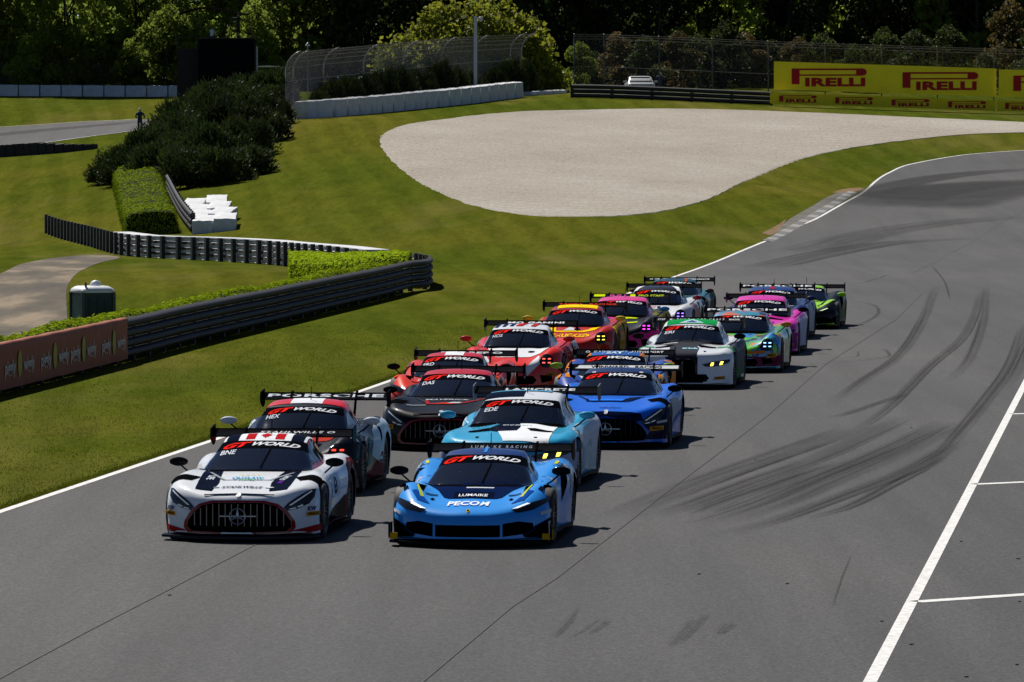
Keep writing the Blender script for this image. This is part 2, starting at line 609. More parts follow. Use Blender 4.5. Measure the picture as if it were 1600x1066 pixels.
# ---------------------------------------------------------------- the track
def W2(p): v = at(*p); return (v.x, v.y)
EDGE_PX = [(0,797),(335,685),(590,600),(850,506),(1100,415),(1215,368),(1280,338),(1330,310),(1352,296),(1366,283),(1385,271),(1420,257),(1500,243),(1600,235),(1700,229)]
edge = [W2(p) for p in EDGE_PX]
d0 = np.array(edge[1]) - np.array(edge[0]); d0 /= np.linalg.norm(d0)
near = tuple(np.array(edge[0]) - d0 * 110)
edge = [near, tuple(np.array(edge[0]) - d0 * 40)] + edge
far = at(1700, 229)
edge_s = spline(edge, 6)
road_poly = edge_s + [(far.x + 30, far.y + 4), (90, far.y - 40), (90, -40), (near[0] + 4, -40)]
road = tag(sheet('road', road_poly, ASPHALT, .008, 3.0), kind='structure')
WPAINT = mat('road_paint', (.62, .62, .61), rough=.7, spec=.2, var=.3, vscale=9)
left_line = [(x + .10, y) for x, y in edge_s]
strip('edge_line', left_line, .13, WPAINT, .0125, road)
rl = [W2((1360, 1066)), W2((1480, 835)), W2((1600, 603))]
dr = (np.array(rl[2]) - np.array(rl[0])); dr /= np.linalg.norm(dr)
rl = [tuple(np.array(rl[0]) - dr * 40)] + rl + [tuple(np.array(rl[2]) + dr * 70)]
strip('pit_line', rl, .13, WPAINT, .0125, road, step=3)
for a_, b_ in (((1430, 942), (1640, 928)), ((1522, 758), (1700, 750)), ((1580, 648), (1800, 642))):
    A_, B_ = np.array(W2(a_)), np.array(W2(b_))
    strip('bay_line', [tuple(A_), tuple(A_ + (B_ - A_) / np.linalg.norm(B_ - A_) * 6)], .24, WPAINT, .0125, road)

def skid_mat(name, dark, streaks=9.0, alpha=.75):
    m = bpy.data.materials.new(name); m.use_nodes = True
    n, l = nodes_of(m); b = n['Principled BSDF']
    b.inputs['Base Color'].default_value = (dark, dark, dark * 1.05, 1); b.inputs['Roughness'].default_value = .75; b.inputs['Specular IOR Level'].default_value = .12
    uv = n.new('ShaderNodeUVMap'); sp = n.new('ShaderNodeSeparateXYZ'); l.new(uv.outputs[0], sp.inputs[0])
    def mm(op, a, b_=None, clamp=False):
        q = n.new('ShaderNodeMath'); q.operation = op; q.use_clamp = clamp
        for i, x in enumerate((a, b_)):
            if x is None: continue
            if isinstance(x, (int, float)): q.inputs[i].default_value = x
            else: l.new(x, q.inputs[i])
        return q.outputs[0]
    def bump4(x, k): return mm('MULTIPLY', mm('MULTIPLY', mm('MULTIPLY', x, mm('SUBTRACT', 1, x)), k), 1.0, True)
    across, along = bump4(sp.outputs[0], 6.0), bump4(sp.outputs[1], 7.0)
    mp = n.new('ShaderNodeMapping'); mp.inputs['Scale'].default_value = (streaks, 3.2, 1); l.new(uv.outputs[0], mp.inputs[0])
    oi = n.new('ShaderNodeObjectInfo'); mv = n.new('ShaderNodeVectorMath'); l.new(mp.outputs[0], mv.inputs[0])
    cb = n.new('ShaderNodeCombineXYZ'); l.new(mm('MULTIPLY', oi.outputs['Random'], 50.0), cb.inputs[0]); l.new(cb.outputs[0], mv.inputs[1])
    nz = noise(n, l, mv.outputs[0], 1.0, 6, .65)
    st = ramp(n, l, nz, [(.30, (.05,) * 3), (.62, (1, 1, 1))])
    tc = mapped(n, l); gr = noise(n, l, tc, 30.0, 3, .8)
    gg = ramp(n, l, gr, [(.32, (.25,) * 3), (.62, (1, 1, 1))])
    a = mm('MULTIPLY', mm('MULTIPLY', across, along), st)
    a = mm('MULTIPLY', a, gg)
    a = mm('MULTIPLY', a, alpha, True)
    l.new(a, b.inputs['Alpha'])
    return m
SK1, SK2, SK3 = skid_mat('rubber_mark', .016, 11.0, .85), skid_mat('rubber_smear', .020, 9.0, .55), skid_mat('rubber_thin', .025, 1.5, .8)
SK4 = skid_mat('rubbered_line', .016, 4.0, .95)
for nd in SK4.node_tree.nodes:
    if nd.type == 'VALTORGB' and abs(nd.color_ramp.elements[0].color[0] - .05) < .01: nd.color_ramp.elements[0].color = (.55, .55, .55, 1)
SKIDS = [  # centre line in photograph pixels, width in metres, material
 ([(1462,447),(1442,500),(1405,555),(1340,600),(1290,640)], .34, SK1), ([(1535,455),(1510,520),(1450,575),(1385,640),(1310,690)], .30, SK2),
 ([(1540,448),(1537,500),(1515,560),(1480,600)], .30, SK1), ([(1605,505),(1580,570),(1545,620),(1495,680),(1450,730)], .36, SK1),
 ([(1640,470),(1600,560),(1570,610)], .3, SK2),
 ([(1340,668),(1250,700),(1150,735),(1060,768),(960,810)], .75, SK1), ([(1420,650),(1290,712),(1180,752),(1080,790),(990,815)], .55, SK2),
 ([(1490,660),(1400,705),(1300,748),(1200,790),(1100,822)], .85, SK1), ([(1500,690),(1420,735),(1320,775),(1220,812),(1120,840)], .45, SK2),
 ([(1480,712),(1400,755),(1330,792),(1260,812)], .28, SK2), ([(1330,720),(1250,745),(1160,778),(1090,805)], .6, SK2),
 ([(1420,615),(1390,625),(1330,645),(1290,655)], .25, SK3),
 ([(905,950),(880,980),(835,1020)], .26, SK2), ([(955,962),(925,985),(895,1000)], .25, SK2), ([(1098,960),(1075,985),(1045,1015)], .26, SK2), ([(1150,972),(1130,990),(1105,1012)], .22, SK2),
 ([(1330,470),(1365,478),(1372,490),(1350,505),(1320,512)], .13, SK3), ([(1230,574),(1300,568),(1380,560),(1388,552),(1375,545)], .10, SK3), ([(1300,560),(1338,558),(1340,550)], .07, SK3),
 ([(1330,868),(1315,905),(1300,950)], .03, SK3), ([(1455,415),(1475,440),(1485,470)], .10, SK3), ([(1390,430),(1350,442),(1320,446)], .10, SK3),
 # dark racing line in the far bend
 ([(1352,309),(1400,291),(1480,276),(1560,268),(1650,264)], 2.6, SK4), ([(1400,326),(1450,312),(1520,299),(1590,291),(1690,286)], 9.0, SK4), ([(1392,314),(1450,300),(1540,288),(1690,280)], 5.0, SK4),
 ([(1250,395),(1350,370),(1450,352),(1600,338)], 3.0, SK2), ([(1180,420),(1300,395),(1400,380),(1550,372)], 2.0, SK2),
]
for k, (pl, w_, m_) in enumerate(SKIDS):
    pts = spline([W2(p) for p in pl], 6)
    if len(pl) > 3 and pl[0][1] < 345: pass
    if m_ is SK3 or pl[0][1] < 400:
        strip('skid_mark', pts, w_, m_, .016 + .0022 * (k % 9), road, step=.6, uv=True)
        continue
    # a band of tyre marks: a faint smear under several thin crisp lines
    if pl[0][1] < 900: strip('skid_mark', pts, w_, SK2, .015 + .0012 * (k % 9), road, step=.6, uv=True)
    gs = random.Random(k); P_ = np.array(pts); T_ = np.gradient(P_, axis=0); T_ /= np.linalg.norm(T_, axis=1)[:, None]; N_ = np.stack([-T_[:, 1], T_[:, 0]], 1)
    for j in range(max(2, int(w_ / .13))):
        a0 = gs.randint(0, len(P_) // 3); a1 = gs.randint(2 * len(P_) // 3, len(P_))
        o0, o1 = gs.uniform(-.5, .5) * w_, gs.uniform(-.5, .5) * w_
        o1 = o0 * .6 + o1 * .4
        off_ = np.linspace(o0, o1, len(P_))[:, None]
        q = (P_ + N_ * off_)[a0:a1]
        strip('skid_mark', [tuple(z) for z in q], gs.uniform(.03, .11), SK1 if pl[0][1] < 900 else SK2, .027 + .0013 * ((k * 5 + j) % 13), road, step=.6, uv=True)
SEAM = mat('crack_filler', (.040, .039, .038), rough=.6, spec=.15)
for pl in ([(-40,1082),(0,1062),(130,992),(260,925),(400,852),(440,830)], [(640,1085),(800,950),(870,905),(940,850),(1040,772),(1135,700),(1200,650),(1290,570),(1400,500),(1440,460)],
           [(1430,425),(1480,398),(1530,372),(1570,345),(1640,318)]):
    strip('seam', [W2(p) for p in pl], .017, SEAM, .0145, road, step=.8)
for px, py in ((1230, 914), (1378, 973), (1591, 875), (1593, 942), (1424, 1009), (1510, 1060), (1424, 670), (265, 932), (1180, 720), (1092, 899), (1589, 1041), (1502, 848)):
    v = at(px, py); b = MB(); s_ = .012 + .01 * random.random()
    b.lathe([(0.0, .0), (s_, .004), (s_ * .8, .012), (0, .016)], seg=7); o = b.build('rubber_crumb', SEAM, road); o.location = (v.x, v.y, .009); o.scale = (1.6, 1, 1)

# kerb: separate painted blocks along the inside of the bend, on a concrete apron
kp = [W2(p) for p in [(1205,378),(1240,360),(1280,337),(1315,316),(1338,301)]]
kl = np.array(densify(spline(kp, 6), 1.3, closed=False))
apron = [(x, y) for x, y in kl] + [tuple(p + np.array([-2.2, .9])) for p in kl[::-1]]
APRON = mat('concrete_apron', (.12, .113, .10), rough=.9, spec=.1, var=.35, vscale=.9)
ap_ = [W2(p) for p in [(1205,380),(1240,361),(1280,338),(1315,317),(1340,302),(1330,297),(1305,303),(1270,322),(1235,342),(1212,360)]]
tag(sheet('kerb_apron', ap_, APRON, .012, 1.0), kind='structure')
kerb = empty('kerb', (0, 0, 0)); tag(kerb, kind='structure')
KW, KG = mat('kerb_white', (.21, .21, .20), rough=.8, var=.25, vscale=4), mat('kerb_grey', (.095, .095, .095), rough=.85, var=.25, vscale=4)
tt = np.gradient(kl, axis=0); tt /= np.linalg.norm(tt, axis=1)[:, None]
for i in range(len(kl) - 1):
    t = tt[i]; nrm = np.array([-t[1], t[0]])
    mb = MB(); vs_ = []
    for s0 in (.03, .97):
        base = kl[i] + (kl[i + 1] - kl[i]) * s0
        for w_, h_ in ((-.02, .012), (.15, .03), (.40, .045), (.46, .015)):
            p = base + nrm * w_
            vs_.append((p[0], p[1], gz(*p) + h_))
    mb.add(vs_, [(0, 1, 5, 4), (1, 2, 6, 5), (2, 3, 7, 6)])
    mb.build('kerb_block', KW if i % 2 else KG, kerb, fix=False)
# worn earth beside the kerb
DIRT = mat('bare_earth', (.19, .125, .07), rough=.95, spec=.05, var=.35, vscale=1.5)
for pl in ([(1300,302),(1318,296),(1345,294),(1350,298),(1325,301)], [(1190,365),(1215,352),(1228,344),(1220,356),(1205,368)]):
    tag(sheet('worn_earth', spline([W2(p) for p in pl + pl[:1]], 4)[:-1], DIRT, .014, .8), kind='structure')

# gravel trap
GR_PX = [(596,214),(612,203),(660,191),(730,182),(800,176),(850,173.5),(950,171.5),(1100,171),(1200,174),(1300,178),(1400,182.5),(1500,187),(1600,191.5),(1700,196),
         (1700,205),(1600,207.5),(1520,210),(1440,217),(1360,227),(1290,239),(1230,255),(1170,281),(1120,306),(1065,324),(1000,335),(930,338.5),(860,338),(800,333),(745,322),(695,304),(655,284),(622,258),(601,233)]
gp = densify(spline([W2(p) for p in GR_PX + GR_PX[:1]], 3)[:-1], .7)
gg_ = random.Random(2)
gp = [(x + gg_.uniform(-.07, .07), y + gg_.uniform(-.16, .16)) for x, y in gp]
tag(sheet('gravel_trap', gp, GRAVEL, .032, 2.0, skirt=.05), kind='structure')
# the stretch of track beyond the infield, left
tl = [W2(p) for p in [(-60,198),(0,199.5),(60,196),(130,191),(220,187),(300,186),(330,190),(300,196),(225,203),(150,212),(70,223),(0,234),(-60,240)]]
road2 = tag(sheet('road', tl, asphalt_mat('asphalt_far', 1.0), .02, 2.0), kind='structure')
strip('edge_line', [W2(p) for p in [(-60,240.5),(0,234.5),(70,223.5),(150,212.5),(210,205)]], .22, WPAINT, .03, road2)
strip('edge_line', [W2(p) for p in [(-60,197.5),(0,199),(60,195.5),(130,190.5),(220,186.5)]], .12, WPAINT, .03, road2)
strip('skid_mark', [W2(p) for p in [(-60,214),(0,211),(80,203),(160,196),(230,190)]], 3.0, SK1, .035, road2, uv=True)
# service road by the hut
sv = spline([W2(p) for p in [(-60,432),(0,428),(30,414),(80,404),(130,399),(175,400),(186,404),(150,413),(120,428),(105,450),(104,478),(106,520),(100,560),(0,560),(-60,560)]], 4)
def path_mat():
    m = bpy.data.materials.new('worn_path'); m.use_nodes = True
    n, l = nodes_of(m); b = n['Principled BSDF']
    a = noise(n, l, mapped(n, l, (1, .2, 1), R(12)), .5, 5, .6); f = noise(n, l, mapped(n, l), 6, 4, .7)
    c = ramp(n, l, a, [(.32, (.062, .056, .047)), (.5, (.105, .088, .066)), (.66, (.23, .18, .125))])
    c = mixc(n, l, 'MULTIPLY', .6, c, ramp(n, l, f, [(.3, (.7,) * 3), (.7, (1.25,) * 3)]))
    l.new(c, b.inputs['Base Color']); b.inputs['Roughness'].default_value = .9; b.inputs['Specular IOR Level'].default_value = .1
    return m
tag(sheet('service_path', sv, path_mat(), .012, 2.0), kind='structure')
# ================================================================ barriers, planting, people
def pd(px, D, dz=0.0):
    """ground point in the direction of photograph column px at depth D"""
    X = (px - 800) * D / FPX
    return Vector((X, D, gz(X, D) + dz))
STEEL = mat('galvanised_steel_shaded', (.022, .024, .029), rough=.65, metal=.0, spec=.2, var=.25, vscale=2.0)  # shade of the camera-facing rails is painted into this dark steel colour
STEELL = mat('galvanised_steel_lit', (.62, .63, .65), rough=.5, metal=.2, spec=.3, var=.2, vscale=2.0)  # same steel with the light on the back rails painted into the colour
STEELD = mat('dark_steel_post', (.02, .021, .024), rough=.6, var=.3, vscale=3)
NETPOST = mat('fence_post', (.22, .22, .22), rough=.5, metal=.3, var=.2, vscale=2)

def resample(pts, step):
    p = np.array([tuple(q)[:2] for q in pts], float)
    d = np.r_[0, np.cumsum(np.linalg.norm(np.diff(p, axis=0), axis=1))]
    n = max(2, int(round(d[-1] / step)) + 1)
    t = np.linspace(0, d[-1], n)
    return np.stack([np.interp(t, d, p[:, 0]), np.interp(t, d, p[:, 1])], 1)

def normals2(line):
    t = np.gradient(line, axis=0); t /= np.linalg.norm(t, axis=1)[:, None] + 1e-9
    return t, np.stack([t[:, 1], -t[:, 0]], 1)      # right-hand side of travel

def guard_rail(line, label, nr=4, h0=.06, h1=1.0, post_step=2.0, post_side=-1, matr=STEEL, postw=(.16, .14), fill=.94, deep=1.0):
    """stacked corrugated rails on posts along a line in plan; the rails bulge to the right of travel"""
    ln = resample(line, 1.0)
    t, nr_ = normals2(ln)
    root = empty('guard_rail', (ln[0][0], ln[0][1], gz(*ln[0])))
    tag(root, label, 'guard rail')
    o = Vector(root.location)
    zs = [gz(x, y) for x, y in ln]
    hr = (h1 - h0) / nr
    prof = [(-.02, .0), (.035, .14), (.085, .30), (.09, .50), (.085, .70), (.035, .86), (-.02, 1.0)]
    for k in range(nr):
        mb = MB()
        for i, (x, y) in enumerate(ln):
            for d, f in prof:
                mb.v.append((x + nr_[i][0] * d * deep - o.x, y + nr_[i][1] * d * deep - o.y, zs[i] + h0 + hr * (k + f * fill) - o.z))
        m = len(prof)
        mb.f = [(i * m + j, i * m + j + 1, (i + 1) * m + j + 1, (i + 1) * m + j) for i in range(len(ln) - 1) for j in range(m - 1)]
        mb.mi = [0] * len(mb.f)
        mb.build('rail', matr, root, smooth=True, fix=False)
    pl = resample(line, post_step)
    tp, np_ = normals2(pl)
    me = MB().box((0, 0, (h1 - .03) / 2 - .15), (postw[0], postw[1], h1 - .03 + .3)).mesh('post')
    for i, (x, y) in enumerate(pl):
        p = link('post', me, root, STEELD)
        c = pl[i] + np_[i] * post_side * (postw[1] / 2 + .012)
        p.location = (c[0] - o.x, c[1] - o.y, gz(*c) - o.z)
        p.rotation_euler = (0, 0, math.atan2(tp[i][1], tp[i][0]))
    return root

# near barrier, the hairpin tip and the run back across the infield
fr = [at(*p) for p in [(-70,634),(0,616),(100,591),(190,568),(300,539),(400,515),(500,491),(600,467),(640,456)]]
bk = [pd(662, 182.5), pd(671, 186), pd(668, 191), pd(648, 196), pd(600, 201), pd(544, 208), pd(482, 217), pd(430, 226), pd(370, 232), pd(300, 238), pd(235, 243), pd(185, 250), pd(140, 266), pd(75, 290)]
line_f = spline([(p.x, p.y) for p in fr] + [(p.x, p.y) for p in bk[:3]], 5)
line_b = spline([(p.x, p.y) for p in bk[2:]], 6)
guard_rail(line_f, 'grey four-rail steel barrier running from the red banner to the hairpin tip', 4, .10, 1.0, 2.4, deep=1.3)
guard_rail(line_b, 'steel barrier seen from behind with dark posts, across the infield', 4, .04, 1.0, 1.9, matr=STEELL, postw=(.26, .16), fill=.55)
guard_rail(spline([(p.x, p.y) for p in (pd(252, 320), pd(261, 306), pd(279, 288), pd(300, 270))], 5), 'short rail climbing the slope between clipped hedge and white tyre pack', 3, .1, 1.0, 2.0)

# red banner laced to the front of the near rails
def banner():
    ln = resample([(p.x, p.y) for p in fr[:4]], .5)
    t, n_ = normals2(ln)
    root = empty('banner', (ln[0][0], ln[0][1], 0)); tag(root, 'dark red cloth banner with pale lettering tied to the steel barrier', 'banner')
    o = Vector(root.location)
    mb = MB()
    hs = [.10, .25, .4, .55, .7, .85, .985, 1.015, 1.0]
    ds = [.135, .14, .135, .14, .135, .14, .135, .09, -.04]
    for i, (x, y) in enumerate(ln):
        for h, d in zip(hs, ds):
            dd = d + .006 * math.sin(i * 2.1 + h * 7) + (.004 * math.sin(i * 5.3))
            mb.v.append((x + n_[i][0] * dd - o.x, y + n_[i][1] * dd - o.y, h + .004 * math.sin(i * 1.3)))
    m = len(hs)
    mb.f = [(i * m + j, i * m + j + 1, (i + 1) * m + j + 1, (i + 1) * m + j) for i in range(len(ln) - 1) for j in range(m - 1)]
    mb.mi = [0] * len(mb.f)
    mb.build('cloth', mat('banner_cloth', (.32, .10, .055), rough=.7, spec=.2, var=.12, vscale=2.5), root, smooth=True, fix=False)
    L = np.r_[0, np.cumsum(np.linalg.norm(np.diff(ln, axis=0), axis=1))]
    def place(pts, fs, name, m_, s0, h0, off):
        v = []
        for u, w in pts:
            s = s0 + u
            x, y = np.interp(s, L, ln[:, 0]), np.interp(s, L, ln[:, 1]); nx, ny = np.interp(s, L, n_[:, 0]), np.interp(s, L, n_[:, 1])
            v.append((x + nx * off - o.x, y + ny * off - o.y, h0 + w))
        me = bpy.data.meshes.new(name); me.from_pydata(v, [], fs); me.update()
        link(name, me, root, m_)
    WT, YT = flat('#c3c8d4'), flat('#a8a86a')
    for px in (8, 44, 81, 118, 154):
        # lettering repeats along the cloth: two words with a pale sign between
        pass
    tot = L[-1]
    cols = [W2((px, py)) for px, py in ((22, 611), (72, 598), (121, 586), (170, 574))]
    for cx_, cy_ in cols:
        s0 = L[np.argmin(((ln - np.array([cx_, cy_]))**2).sum(1))]
        for wd, off in (('piggly', -1.02), ('wiggly', 1.02)):
            p, f, tw = text2d(wd, 0, .02)
            place([(a * 1.15 / tw, b * .26) for a, b in p], f, 'lettering', WT, s0 + off, .52, .160)
        q, f = fill2d(oval_(0, 0, .22, .27), .2)
        place(q, f, 'sign_patch', YT, s0, .54, .160)
def oval_(cx, cy, rx, ry, n=14): return [(cx + rx * math.cos(a), cy + ry * math.sin(a)) for a in np.linspace(0, 2 * math.pi, n, endpoint=False)]
banner()

# ---------------------------------------------------------------- foliage
def leaf_mat(name, stops, trans=.35, scale=.7, rough=.6, spec=.2):
    m = bpy.data.materials.new(name); m.use_nodes = True
    n, l = nodes_of(m); b = n['Principled BSDF']; out = n['Material Output']
    tc = n.new('ShaderNodeTexCoord'); oi = n.new('ShaderNodeObjectInfo')
    av = n.new('ShaderNodeVectorMath'); l.new(tc.outputs['Object'], av.inputs[0])
    mv = n.new('ShaderNodeMath'); mv.operation = 'MULTIPLY'; mv.inputs[1].default_value = 40.0; l.new(oi.outputs['Random'], mv.inputs[0]); l.new(mv.outputs[0], av.inputs[1])
    z = noise(n, l, av.outputs[0], scale, 6, .8)
    c = ramp(n, l, z, stops)
    hv = n.new('ShaderNodeHueSaturation'); l.new(c, hv.inputs['Color'])
    mr = n.new('ShaderNodeMapRange'); mr.inputs[3].default_value = .7; mr.inputs[4].default_value = 1.3; l.new(oi.outputs['Random'], mr.inputs[0]); l.new(mr.outputs[0], hv.inputs['Value'])
    l.new(hv.outputs[0], b.inputs['Base Color']); b.inputs['Roughness'].default_value = rough; b.inputs['Specular IOR Level'].default_value = spec
    tr = n.new('ShaderNodeBsdfTranslucent'); l.new(hv.outputs[0], tr.inputs['Color'])
    ms = n.new('ShaderNodeMixShader'); ms.inputs[0].default_value = trans
    l.new(b.outputs[0], ms.inputs[1]); l.new(tr.outputs[0], ms.inputs[2]); l.new(ms.outputs[0], out.inputs['Surface'])
    return m
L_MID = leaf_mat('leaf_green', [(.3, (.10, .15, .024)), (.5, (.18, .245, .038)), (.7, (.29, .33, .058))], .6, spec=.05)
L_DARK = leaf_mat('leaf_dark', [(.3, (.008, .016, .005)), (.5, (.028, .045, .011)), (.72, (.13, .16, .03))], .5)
L_YEL = leaf_mat('leaf_yellow_green', [(.3, (.085, .105, .010)), (.5, (.17, .19, .018)), (.7, (.28, .27, .035))], .5)
L_AUT = leaf_mat('leaf_autumn', [(.3, (.035, .040, .010)), (.5, (.075, .062, .018)), (.7, (.17, .085, .03))], .45)
L_HEDGE = leaf_mat('leaf_hedge', [(.3, (.15, .23, .008)), (.5, (.27, .38, .014)), (.7, (.40, .47, .035))], .22, 3.0, spec=0.0)
L_BOX = leaf_mat('leaf_clipped', [(.3, (.09, .14, .006)), (.5, (.15, .22, .010)), (.7, (.25, .30, .03))], .22, 2.5, spec=0.0)
L_JUN = leaf_mat('juniper_spray', [(.3, (.014, .026, .007)), (.5, (.022, .038, .009)), (.64, (.06, .08, .015)), (.78, (.13, .14, .025))], .25, .55)
BARK = mat('bark', (.045, .036, .028), rough=.9, var=.3, vscale=4)

def quad_cloud(name, c, size, nrm=None, bias=0.0, aspect=.6, seed=0, flat_=None):
    """many small leaf faces (rhombi) at points c; nrm biases their facing"""
    g = np.random.default_rng(seed)
    n = len(c)
    d = g.normal(size=(n, 3)); d /= np.linalg.norm(d, axis=1)[:, None]
    if nrm is not None:
        d = d * (1 - bias) + nrm * bias; d /= np.linalg.norm(d, axis=1)[:, None] + 1e-9
    r = g.normal(size=(n, 3)); a = np.cross(d, r); a /= np.linalg.norm(a, axis=1)[:, None] + 1e-9
    b = np.cross(d, a)
    s = (size * g.uniform(.6, 1.35, n))[:, None]
    bend = d * s * .18
    V = np.stack([c - a * s, c - b * s * aspect + bend, c + a * s, c + b * s * aspect + bend], 1).reshape(-1, 3)
    me = bpy.data.meshes.new(name)
    me.vertices.add(4 * n); me.vertices.foreach_set('co', V.astype(np.float32).ravel())
    me.loops.add(4 * n); me.loops.foreach_set('vertex_index', np.arange(4 * n, dtype=np.int32))
    me.polygons.add(n); me.polygons.foreach_set('loop_start', np.arange(0, 4 * n, 4, dtype=np.int32))
    try: me.polygons.foreach_set('loop_total', np.full(n, 4, dtype=np.int32))
    except Exception: pass
    me.update(calc_edges=True); me.validate()
    return me

def spike_cloud(name, c, d, length, width, seed=0):
    """pointed sprays: thin triangles from c along d"""
    g = np.random.default_rng(seed)
    n = len(c)
    r = g.normal(size=(n, 3)); a = np.cross(d, r); a /= np.linalg.norm(a, axis=1)[:, None] + 1e-9
    L = (length * g.uniform(.55, 1.4, n))[:, None]
    V = np.stack([c - a * width, c + a * width, c + d * L], 1).reshape(-1, 3)
    me = bpy.data.meshes.new(name)
    me.vertices.add(3 * n); me.vertices.foreach_set('co', V.astype(np.float32).ravel())
    me.loops.add(3 * n); me.loops.foreach_set('vertex_index', np.arange(3 * n, dtype=np.int32))
    me.polygons.add(n); me.polygons.foreach_set('loop_start', np.arange(0, 3 * n, 3, dtype=np.int32))
    try: me.polygons.foreach_set('loop_total', np.full(n, 3, dtype=np.int32))
    except Exception: pass
    me.update(calc_edges=True); me.validate()
    return me

def crown_points(H, Rr, base, nblob, nleaf, g, taper=.6, squash=.75):
    """leaf positions: shells of overlapping lobes filling an uneven crown; also lobe centres"""
    lobes = []
    for i in range(nblob):
        t = g.uniform(0, 1)
        z = base + (H - base) * t
        rr = Rr * (1 - taper * abs(2 * t - .75)**1.6) * g.uniform(.35, 1.0)
        a = g.uniform(0, 2 * math.pi)
        lobes.append((rr * math.cos(a), rr * math.sin(a), z, Rr * g.uniform(.22, .42)))
    lobes = np.array(lobes)
    k = g.integers(0, nblob, nleaf)
    d = g.normal(size=(nleaf, 3)); d /= np.linalg.norm(d, axis=1)[:, None]
    rad = lobes[k, 3] * g.uniform(.45, 1.08, nleaf)**.6
    p = lobes[k, :3] + d * rad[:, None] * np.array([1, 1, squash])
    return p, d, lobes

def tree_proto(H, Rr, base, nblob, nleaf, size, leafm, seed, trunk_r=.2, taper=.6):
    g = np.random.default_rng(seed)
    p, d, lobes = crown_points(H, Rr, base, nblob, nleaf, g, taper)
    root = empty('tree', (0, 0, -500))
    me = quad_cloud('crown', p, size, d, .35, .62, seed)
    link('crown', me, root, leafm)
    mb = MB()
    mb.tube([(0, 0, -.6), (g.normal() * .1, g.normal() * .1, base * .6), (g.normal() * .3, g.normal() * .3, base + (H - base) * .45), (g.normal() * .4, g.normal() * .4, H * .92)], trunk_r, 7, r2=trunk_r * .2)
    for i in range(0, nblob, 3):
        x, y, z, r = lobes[i]
        z0 = max(base * .7, z - (abs(x) + abs(y)) * .7)
        mb.tube([(0, 0, z0), (x * .55, y * .55, z0 + (z - z0) * .6), (x, y, z)], trunk_r * .35, 5, r2=trunk_r * .08)
    mb.build('trunk', BARK, root, smooth=True)
    return root

def plant(proto, loc, rz, s, label, group, name=None, cat='tree', sz=None, crown_mat=None, first=[]):
    o = copy_tree(proto)
    o.location = loc; o.rotation_euler = (0, 0, rz); o.scale = (s, s, sz or s)
    if name: o.name = name
    tag(o, label, cat, group)
    if crown_mat:
        for ch in o.children:
            if ch.name.startswith('crown') or ch.name.startswith('foliage'):
                ch.material_slots[0].link = 'OBJECT'; ch.material_slots[0].material = crown_mat
    return o
def drop(proto):
    for ch in list(proto.children): bpy.data.objects.remove(ch)
    bpy.data.objects.remove(proto)

protos = [tree_proto(17, 4.6, 1.2, 46, 6500, .27, L_MID, 11), tree_proto(15, 4.2, .8, 40, 6000, .26, L_MID, 12), tree_proto(20, 4.0, 1.0, 52, 6500, .27, L_DARK, 13, taper=.75),
          tree_proto(18, 5.0, .6, 54, 7000, .28, L_DARK, 14), tree_proto(9, 3.6, .3, 34, 5000, .22, L_MID, 15, .14)]
ORD = ['first', 'second', 'third', 'fourth', 'fifth', 'sixth', 'seventh', 'eighth', 'ninth', 'tenth', 'eleventh', 'twelfth', 'thirteenth']
def wood():
    cnt = {}
    g = random.Random(4)
    spots = []
    for row, (D, step) in enumerate(((462, 5.2), (474, 4.8), (490, 4.6), (510, 4.6))):
        half = D * .096 + 22
        x = -half + row * 1.7
        while x < half:
            spots.append((x + g.uniform(-1.0, 1.0), D + g.uniform(-4, 4), row))
            x += step
    for x, D, row in spots:
        px = 800 + x * FPX / D
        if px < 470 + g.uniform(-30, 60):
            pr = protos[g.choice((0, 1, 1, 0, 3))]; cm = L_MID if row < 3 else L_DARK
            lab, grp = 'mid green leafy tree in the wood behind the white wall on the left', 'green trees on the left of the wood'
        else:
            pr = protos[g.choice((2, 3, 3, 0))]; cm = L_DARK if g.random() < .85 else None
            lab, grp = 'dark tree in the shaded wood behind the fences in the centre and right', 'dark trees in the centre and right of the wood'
        s = g.uniform(.85, 1.2)
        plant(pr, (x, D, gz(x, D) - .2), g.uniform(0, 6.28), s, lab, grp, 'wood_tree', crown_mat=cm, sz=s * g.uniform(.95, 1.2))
    # lower edge growth in front of the trunks
    for i in range(17):
        px = g.uniform(-40, 460); D = g.uniform(452, 460); x = (px - 800) * D / FPX
        s = g.uniform(.40, .72)
        plant(protos[4], (x, D, gz(x, D) - .1), g.uniform(0, 6.28), s, 'bushy sapling at the foot of the wood behind the white wall on the left', 'saplings on the left', 'sapling', 'sapling', sz=s * 1.1)
    for i, (px, s, cmx) in enumerate([(905, .45, L_MID), (930, .4, L_DARK), (965, .42, L_AUT), (1010, .4, L_DARK), (1060, .42, L_AUT), (1090, .45, L_DARK), (1130, .5, L_DARK), (1165, .58, L_AUT), (1205, .5, L_DARK), (1245, .6, L_AUT), (1285, .5, L_DARK),
                                 (1330, .5, L_DARK), (1380, .48, L_DARK), (1430, .45, L_DARK), (1480, .5, L_DARK), (1540, .45, L_DARK), (1580, .66, L_AUT), (1620, .6, L_DARK)]):
        D = g.uniform(428, 450); x = (px - 800) * D / FPX; s *= g.uniform(.7, 1.15)
        nm = {id(L_MID): 'green', id(L_DARK): 'dark green', id(L_AUT): 'rust tinted'}[id(cmx)]
        cnt[nm] = cnt.get(nm, 0) + 1
        plant(protos[4], (x, D, gz(x, D) - .1), g.uniform(0, 6.28), s, ORD[cnt[nm] - 1] + ' from the left of the ' + nm + ' shrubs behind the right fence', nm + ' shrubs behind the right fence', 'wild_shrub', 'shrub', crown_mat=cmx)
wood()
